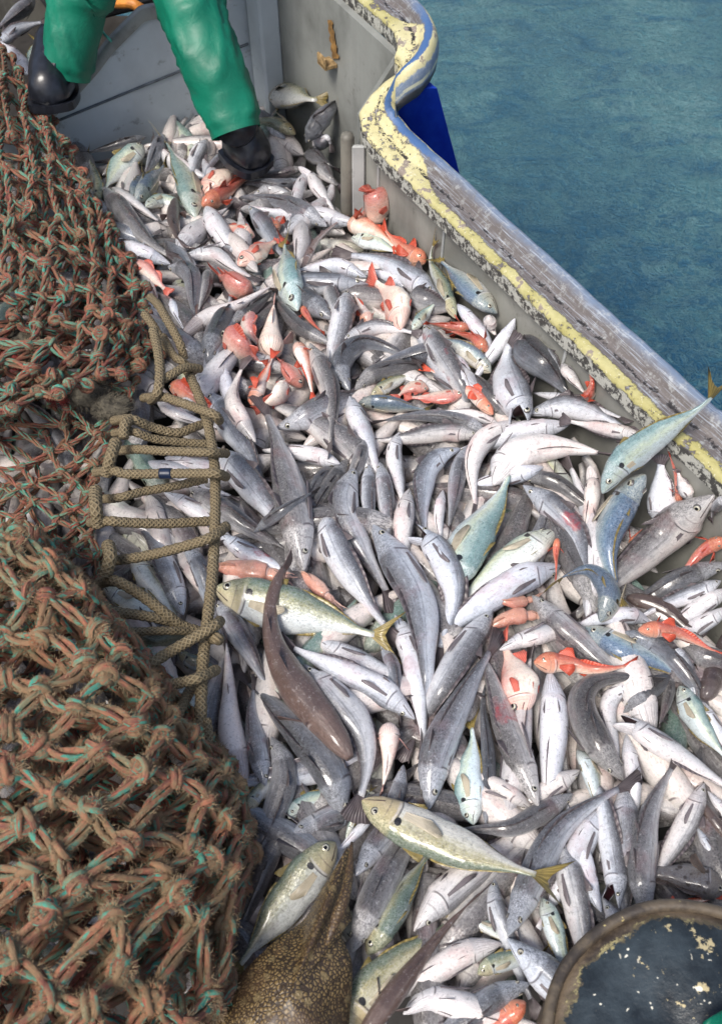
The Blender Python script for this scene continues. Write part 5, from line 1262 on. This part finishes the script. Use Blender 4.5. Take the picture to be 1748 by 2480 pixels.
# ------------------------------------------------------------------ rope lacing
def rope(pts, r=.0125, n=None):
    r *= .74
    P_ = [at(x, y, z) for x, y, z in pts]; n = n or max(14, len(pts) * 9)
    b = MB(); c_ = catmull(P_, n * 2); ph_ = pts[0][0]; b.tube(c_, [r * (1 + .05 * math.sin(i * .9 + ph_) + .04 * math.sin(i * 2.3)) for i in range(len(c_))], 14); return b
RZ = .17
sp = empty('lacing_rope', tuple(at(505, 1300, RZ)), 'thick beige braided rope laced in rungs along the edge of the net', 'rope')
part(sp, 'spine_rope', rope([(455, 900, .15), (480, 955, .155), (502, 1020, .16), (518, 1110, .165), (522, 1200, .17), (520, 1300, .17), (514, 1400, .17), (503, 1500, .17), (492, 1600, .165), (487, 1700, .165), (486, 1780, .15)], .0135), M['rope'], label='upright spine of the rope ladder')
LOOPS = [
 ([(365, 720, .14), (385, 740, .17), (405, 775, .18), (435, 830, .17), (447, 870, .14)], .0125),
 ([(350, 760, .16), (372, 790, .16), (395, 830, .16), (415, 850, .15)], .0125),
 ([(372, 800, .20), (383, 850, .20), (388, 900, .20), (382, 950, .19), (365, 970, .13)], .0135),
 ([(395, 815, .16), (420, 860, .17), (445, 878, .17), (470, 900, .12)], .0115),
 ([(395, 920, .19), (420, 905, .19), (450, 890, .18), (485, 893, .15)], .0120),
 ([(390, 960, .17), (430, 972, .18), (480, 990, .195), (520, 1005, .20), (532, 1020, .17)], .0125),
 ([(318, 1015, .19), (370, 1035, .16), (430, 1048, .14), (470, 1035, .13), (510, 1020, .11)], .0125),
 ([(320, 1045, .18), (370, 1062, .16), (430, 1070, .14), (510, 1076, .12)], .0115),
 ([(300, 1062, .19), (303, 1030, .20), (318, 1015, .19)], .0135),
 ([(330, 1088, .17), (390, 1092, .185), (450, 1094, .195), (510, 1096, .20), (548, 1098, .16)], .0120),
 ([(282, 1068, .20), (268, 1110, .20), (258, 1150, .17)], .0150),
 ([(275, 1140, .18), (310, 1148, .185), (400, 1147, .19), (480, 1147, .20), (525, 1147, .205), (548, 1155, .16)], .0125),
 ([(290, 1205, .16), (350, 1190, .15), (420, 1178, .14), (500, 1160, .12)], .0115),
 ([(232, 1185, .19), (233, 1230, .20), (240, 1275, .17)], .0155),
 ([(262, 1262, .18), (320, 1266, .17), (400, 1268, .15), (510, 1262, .12)], .0125),
 ([(300, 1355, .16), (360, 1345, .17), (440, 1325, .19), (510, 1302, .20), (548, 1275, .17)], .0125),
 ([(262, 1318, .19), (268, 1350, .20), (255, 1395, .18)], .0155),
 ([(282, 1408, .18), (340, 1440, .17), (400, 1485, .16), (440, 1515, .14), (500, 1535, .12)], .0130),
 ([(250, 1478, .19), (300, 1485, .17), (370, 1495, .16), (430, 1510, .14)], .0120),
 ([(265, 1540, .17), (340, 1530, .16), (420, 1528, .15), (490, 1530, .12)], .0100),
 ([(350, 1615, .19), (410, 1580, .19), (470, 1545, .20), (520, 1515, .20), (532, 1505, .16)], .0125),
 ([(370, 1662, .19), (430, 1655, .19), (480, 1642, .20), (525, 1622, .16)], .0120),
 ([(505, 1548, .12), (525, 1545, .19), (530, 1550, .17)], .0125),
 ([(420, 1760, .19), (440, 1710, .17), (465, 1665, .14)], .0120),
 ([(248, 1460, .19), (262, 1500, .2), (262, 1540, .17)], .0135),
 ([(500, 1740, .16), (505, 1790, .15), (495, 1850, .13)], .0105),
]
for i, (pts, r) in enumerate(LOOPS):
    if 255 < pts[0][0] < 400 and pts[-1][0] > pts[0][0] + 100: pts = [(pts[0][0] - 42, pts[0][1] + 4, pts[0][2] - .05)] + pts
    part(sp, 'rope_loop', rope(pts, r), M['rope'])
b = MB(); c_ = catmull([at(388, 1147, .1895), at(402, 1147, .1905), at(417, 1147, .192)], 8); b.tube(c_, .0104, 16); part(sp, 'tape_band', b, M['tape'], label='dark blue tape band on a rung')

# ------------------------------------------------------------------ fisherman's legs
per = empty('person', tuple(at(590, 380, -.03)), 'fisherman in green oilskin trousers and black rubber boots astride the divider', 'person')
def leg(path, radii, flat, seed):
    """path of world points foot->hip; wrinkled oilskin"""
    n = 90; c_ = catmull(path, n); rr = np.interp(np.linspace(0, 1, n), np.linspace(0, 1, len(radii)), radii); vs = []; seg = 44
    T = np.gradient(c_, axis=0); T /= np.linalg.norm(T, axis=1)[:, None]; X = V(1, 0, 0)
    uv = []
    for i in range(n):
        e1 = nrm(X - T[i] * np.dot(X, T[i])); e2 = np.cross(T[i], e1)
        for k in range(seg):
            a = 2 * math.pi * k / seg; d = e1 * math.cos(a) + e2 * math.sin(a) * flat; p = c_[i] + d * rr[i]
            q = Vector((p[0] * 5 + seed, p[1] * 5, p[2] * 11 + 1.6 * math.sin(a + seed)))
            f1 = abs(mnoise.noise(q * .8)); q2 = Vector((p[0] * 9, p[1] * 9, p[2] * 15 + seed + 2 * math.sin(a))); f2 = abs(mnoise.noise(q2))
            fold = .010 * max(0, 1 - f1 * 3.6) + .004 * max(0, 1 - f2 * 3.5) + .010 * (mnoise.noise(Vector((p[0] * 3 + seed, p[1] * 3, p[2] * 4))))
            w9 = p[2] * 17 + 2.6 * mnoise.noise(Vector((p[0] * 4 + seed, p[1] * 4, p[2] * 5))) + 1.1 * math.sin(a + seed); fold += .013 * (1 - abs(math.sin(w9))) ** 2.5 * (.5 + .5 * math.sin(a * 2 + seed + p[2] * 9))
            vs.append(p + d * fold * (1 if i > 2 else .3)); uv.append((i / 20, k / seg))
    b = MB(); b.add(vs, [[i * seg + k, i * seg + (k + 1) % seg, (i + 1) * seg + (k + 1) % seg, (i + 1) * seg + k] for i in range(n - 1) for k in range(seg)], uv)
    # hem folded inside
    e = []; 
    for k in range(seg): e.append(c_[2] + (np.array(vs[k]) - c_[0]) * .82)
    b.add(list(vs[:seg]) + e, [[k, (k + 1) % seg, seg + (k + 1) % seg, seg + k] for k in range(seg)])
    return b, c_
def atY(x, y, Y):
    d = ray(x, y); return C0 + d * (Y / d[1])
YL, YR = 2.66, 2.36
footR = atY(600, 365, 2.30); footL = atY(125, 225, 2.56)
pr_ = [atY(572, 322, 2.33), atY(545, 240, 2.38), atY(500, 120, 2.45), atY(462, 10, 2.53), atY(448, -60, 2.57)]
pl_ = [atY(165, 185, 2.55), atY(170, 130, 2.57), atY(182, 60, 2.60), atY(196, -10, 2.62), atY(214, -70, 2.63)]
hip = (pr_[-1] + pl_[-1]) / 2; hz = 1.0
pr_.append(V(hip[0] + .13, 2.60, .78)); pl_.append(V(hip[0] - .13, 2.62, .78)); pr_.append(V(hip[0] + .10, 2.62, .98)); pl_.append(V(hip[0] - .10, 2.62, .98))
br_, cR = leg(pr_, [.070, .080, .091, .098, .103, .12, .14], .95, 3.3)
bl_, cL = leg(pl_, [.060, .072, .079, .084, .095, .12, .14], .95, 8.1)
# waist : closes the trousers above the frame
tr = MB(); tr.v = br_.v + bl_.v; tr.uv = br_.uv + bl_.uv; tr.f = br_.f + [[q + br_.n for q in f] for f in bl_.f]; tr.mi = br_.mi + bl_.mi; tr.n = br_.n + bl_.n
wv = []
for z, a_, c_ in ((.80, .20, .13), (.90, .235, .15), (1.0, .225, .14), (1.15, .20, .125), (1.16, .15, .09), (1.16, .01, .01)):
    for k in range(32): t = 2 * math.pi * k / 32; wv.append(V(hip[0] + a_ * math.cos(t), 2.62 + c_ * math.sin(t), z))
tr.add(wv, [[i * 32 + k, i * 32 + (k + 1) % 32, (i + 1) * 32 + (k + 1) % 32, (i + 1) * 32 + k] for i in range(5) for k in range(32)])
part(per, 'trousers', tr, M['oilskin'])
def boot(heel, toe, top, parent, w_=.052):
    """rubber boot : shaft from top down to the ankle, foot to the toe, with a sole"""
    b = MB(); d = nrm((toe - heel) * V(1, 1, .6)); ank = heel + V(0, 0, .075)
    shaft = catmull([top, top * .4 + ank * .6, ank], 10); b.tube(shaft, np.linspace(.062, .056, 10), 18)
    L = np.linalg.norm(toe - heel); vs = []; n = 16; seg = 18; side = nrm(np.cross(V(0, 0, 1), d)); upd = np.cross(d, side)
    for i in range(n):
        f = i / (n - 1); p = heel - d * .045 + d * (L + .05) * f; hw = w_ * (.78 + .3 * math.sin(math.pi * min(1, f * .9 + .05)) ** 1) * (1 if f < .85 else math.sqrt(max(0, 1 - ((f - .85) / .153) ** 2))) * (1 if f > .06 else .7)
        ht = .115 * (1 - f) ** .8 + .052; ht = ht if f < .85 else ht * math.sqrt(max(.02, 1 - ((f - .85) / .16) ** 2))
        for k in range(seg):
            a = 2 * math.pi * k / seg; vs.append(p + side * math.cos(a) * hw + upd * (math.sin(a) * (ht if math.sin(a) > 0 else .018) * .9 + .012))
    b.add(vs, [[i * seg + k, i * seg + (k + 1) % seg, (i + 1) * seg + (k + 1) % seg, (i + 1) * seg + k] for i in range(n - 1) for k in range(seg)] + [[k for k in range(seg)], [(n - 1) * seg + k for k in range(seg)]])
    o = part(parent, 'boot', b, M['rubber'], fixn=True)
    s_ = MB(); vs = []
    for lay in (0, 1):
        for i in range(n):
            f = i / (n - 1); p = heel - d * .05 + d * (L + .062) * f; hw = (w_ + .006) * (.8 + .3 * math.sin(math.pi * min(1, f * .9 + .05))) * (1 if f < .85 else math.sqrt(max(.01, 1 - ((f - .85) / .153) ** 2)))
            for sg in (-1, 1): vs.append(p + side * sg * hw - upd * (.0 + .022 * lay))
    fs = []
    for i in range(n - 1):
        for lay in (0, 1): q = lay * 2 * n + 2 * i; fs.append([q, q + 1, q + 3, q + 2])
        for sg in (0, 1): q = 2 * i + sg; fs.append([q, q + 2, q + 2 + 2 * n, q + 2 * n])
    fs += [[0, 1, 2 * n + 1, 2 * n], [2 * n - 2, 2 * n - 1, 4 * n - 1, 4 * n - 2]]
    s_.add(vs, fs); part(o, 'sole', s_, M['rubber'], False, fixn=True)
boot(atY(588, 368, 2.38), atY(634, 408, 2.33), pr_[0] + V(0, .0, .03), per, .055)
boot(atY(135, 212, 2.57), atY(118, 242, 2.44), pl_[0] + V(0, 0, .02), per, .060)

# ------------------------------------------------------------------ things in the far bin
b = MB(); cc = at(285, 52, -.02) + V(0, .05, 0)
cr_ = empty('fish_crate', tuple(cc), 'black slotted plastic crate in the far bin between the green legs', 'crate')
ex, ey = nrm(V(.87, .49, 0)), nrm(V(-.49, .87, 0)); ez = V(0, 0, 1)
for k in range(5):
    b.box(cc + ez * (.02 + .05 * k), (.42, .02, .022), (ex, ey, ez), bev=.003)
for k in range(6): b.box(cc + ex * (-.2 + .08 * k) + ez * .12 + ey * .002, (.018, .016, .22), (ex, ey, ez), bev=.003)
part(cr_, 'front_panel', b, M['black'], False)
b = MB()
for sg in (-1, 1):
    for k in range(5): b.box(cc + ex * .205 * sg + ey * .17 + ez * (.02 + .05 * k), (.02, .32, .022), (ex, ey, ez), bev=.003)
b.box(cc + ey * .33 + ez * .12, (.42, .02, .24), (ex, ey, ez), bev=.003); b.box(cc + ey * .17 + ez * .0, (.42, .32, .012), (ex, ey, ez), bev=.003); part(cr_, 'side_panel', b, M['black'], False)
b = MB(); b.tube(catmull([at(x, y, z) for x, y, z in ((250, -40, .12), (275, 4, .15), (318, 8, .17), (345, 25, .15), (360, 60, .02))], 30), .016, 12)
o = b.build('hose', M['orange'], loc=tuple(at(300, 10, .15))); tag(o, 'orange hose lying over the black crate behind the divider', 'hose')
b = MB(); b.tube(catmull([at(x, y, z) for x, y, z in ((236, 50, .2), (250, 78, .2), (268, 98, .18), (285, 120, .1))], 24), .004, 8)
o = b.build('cord', M['teal'], loc=tuple(at(250, 80, .2))); tag(o, 'thin teal cord between the left trouser leg and the divider', 'cord')
# dark green netting wad behind the crate
# far bin rear plate
b = MB(); pz = V(W5[0], W5[1], 0); wall_strip(b, [pz, pz - nrm(V(.87, .49, 0)) * 3.2], [.7, .7], -.33, .02, (0, 1)); o = b.build('rear_wall', M['darksteel'], smooth=False, loc=tuple(pz)); tag(o, 'dark grimy steel wall at the back of the far bin', 'wall')

# ------------------------------------------------------------------ drum at the lower right
dc = at(1728, 2632, .20); R0 = np.linalg.norm(at(1728, 2190, .20) - dc)
def m_drum():
    n = NT('drum_paint'); p = n.obj(); a = n.noise(p, 10, 6, .7); b2 = n.noise(p, 34, 5, .7); sc_ = n.noise(n.vm('MULTIPLY', p, (60, 14, 20)), 1.5, 3, .6); c2 = n.noise(p, 4, 3)
    col = n.mix(n.mask(a, .35, .7), (.010, .014, .018), (.045, .06, .07))
    col = n.mix(n.mask(n.math('ADD', b2, n.math('MULTIPLY', c2, .5)), .80, .83), col, (.50, .42, .24))
    col = n.mix(n.math('MULTIPLY', n.mask(sc_, .66, .69), .8), col, (.55, .52, .42))
    col = n.mix(n.math('MULTIPLY', n.mask(n.noise(p, 80, 2), .69, .72), 1.0), col, (.75, .72, .6))
    u, v, _ = n.uv(); e = n.math('ADD', u, n.math('MULTIPLY', n.math('SUBTRACT', n.noise(p, 18, 6, .8), .5), .07)); e = n.math('ADD', e, n.math('MULTIPLY', n.math('SUBTRACT', n.noise(p, 3.5, 2), .5), .05))
    worn = n.mix(n.mask(a, .40, .58), (.17, .13, .09), (.05, .038, .03)); worn = n.mix(n.mask(n.math('ABSOLUTE', n.math('SUBTRACT', e, R0 - .034)), .005, .002), worn, n.mix(n.mask(b2, .45, .6), (.10, .08, .05), (.36, .31, .15)))
    col = n.mix(n.mask(e, R0 - .038, R0 - .035), col, worn)
    return n.set(Base_Color=col, Roughness=.42, Normal=n.bump(n.math('ADD', a, b2), .45, .006))
def m_rim():
    n = NT('drum_rim'); p = n.obj(); a = n.noise(p, 12, 5, .7); b2 = n.noise(p, 50, 4, .7)
    col = n.mix(n.mask(a, .40, .60), (.115, .09, .062), (.04, .032, .026)); col = n.mix(n.mask(b2, .66, .70), col, (.42, .35, .15))
    return n.set(Base_Color=col, Roughness=.5, Normal=n.bump(n.math('ADD', a, b2), .4, .004))
def lathe(prof_, seg=96):
    b = MB(); vs = []; uv = []
    for r, z in prof_:
        for k in range(seg): t = 2 * math.pi * k / seg; wv_ = 1 + .010 * math.sin(3 * t + 1) + .005 * math.sin(8 * t); vs.append(dc + V(r * wv_ * math.cos(t), r * wv_ * math.sin(t), z + .006 * math.sin(4 * t + 2))); uv.append((r, k / seg))
    b.add(vs, [[i * seg + k, i * seg + (k + 1) % seg, (i + 1) * seg + (k + 1) % seg, (i + 1) * seg + k] for i in range(len(prof_) - 1) for k in range(seg)], uv); return b
dr = empty('steel_drum', tuple(dc - V(0, 0, .3)), 'black drum with tan worn rim and chipped paint at the bottom right', 'drum')
part(dr, 'rim', lathe([(R0 - .020, -.3), (R0 - .012, -.06), (R0 - .006, -.02), (R0, -.006), (R0 + .001, .002), (R0 - .003, .007), (R0 - .010, .008), (R0 - .014, .003), (R0 - .015, -.006)]), m_rim(), fixn=True)
part(dr, 'lid', lathe([(R0 - .013, -.004), (R0 - .018, .001), (R0 - .03, .010), (R0 - .05, .020), (R0 - .09, .032), (R0 - .14, .040), (R0 - .2, .044), (.004, .046)]), m_drum(), fixn=True)
b = MB(); vs = []   # green cloth lying on the drum
nx, ny = 22, 16
for j in range(ny):
    for i in range(nx):
        x = 1702 + i * 12 - 5 * math.sin(j * .6); y = 2432 + j * 14 + max(0, (6 - i) * 7); vs.append(at(x, y, .262 + .010 * math.sin(i * .9 + j * .4) * math.cos(j * .7) + .006))
vs += [q - V(0, 0, .004) for q in vs]; nn2 = nx * ny
b.add(vs, [[j * nx + i, j * nx + i + 1, (j + 1) * nx + i + 1, (j + 1) * nx + i] for j in range(ny - 1) for i in range(nx - 1)] + [[nn2 + j * nx + i, nn2 + (j + 1) * nx + i, nn2 + (j + 1) * nx + i + 1, nn2 + j * nx + i + 1] for j in range(ny - 1) for i in range(nx - 1)] + [[i, nn2 + i, nn2 + i + 1, i + 1] for i in range(nx - 1)] + [[j * nx, (j + 1) * nx, nn2 + (j + 1) * nx, nn2 + j * nx] for j in range(ny - 1)])
o = b.build('oilskin_cloth', M['oilskin'], loc=tuple(at(1730, 2460, .22))); tag(o, 'green oilskin cloth on the black drum in the bottom right corner', 'cloth')
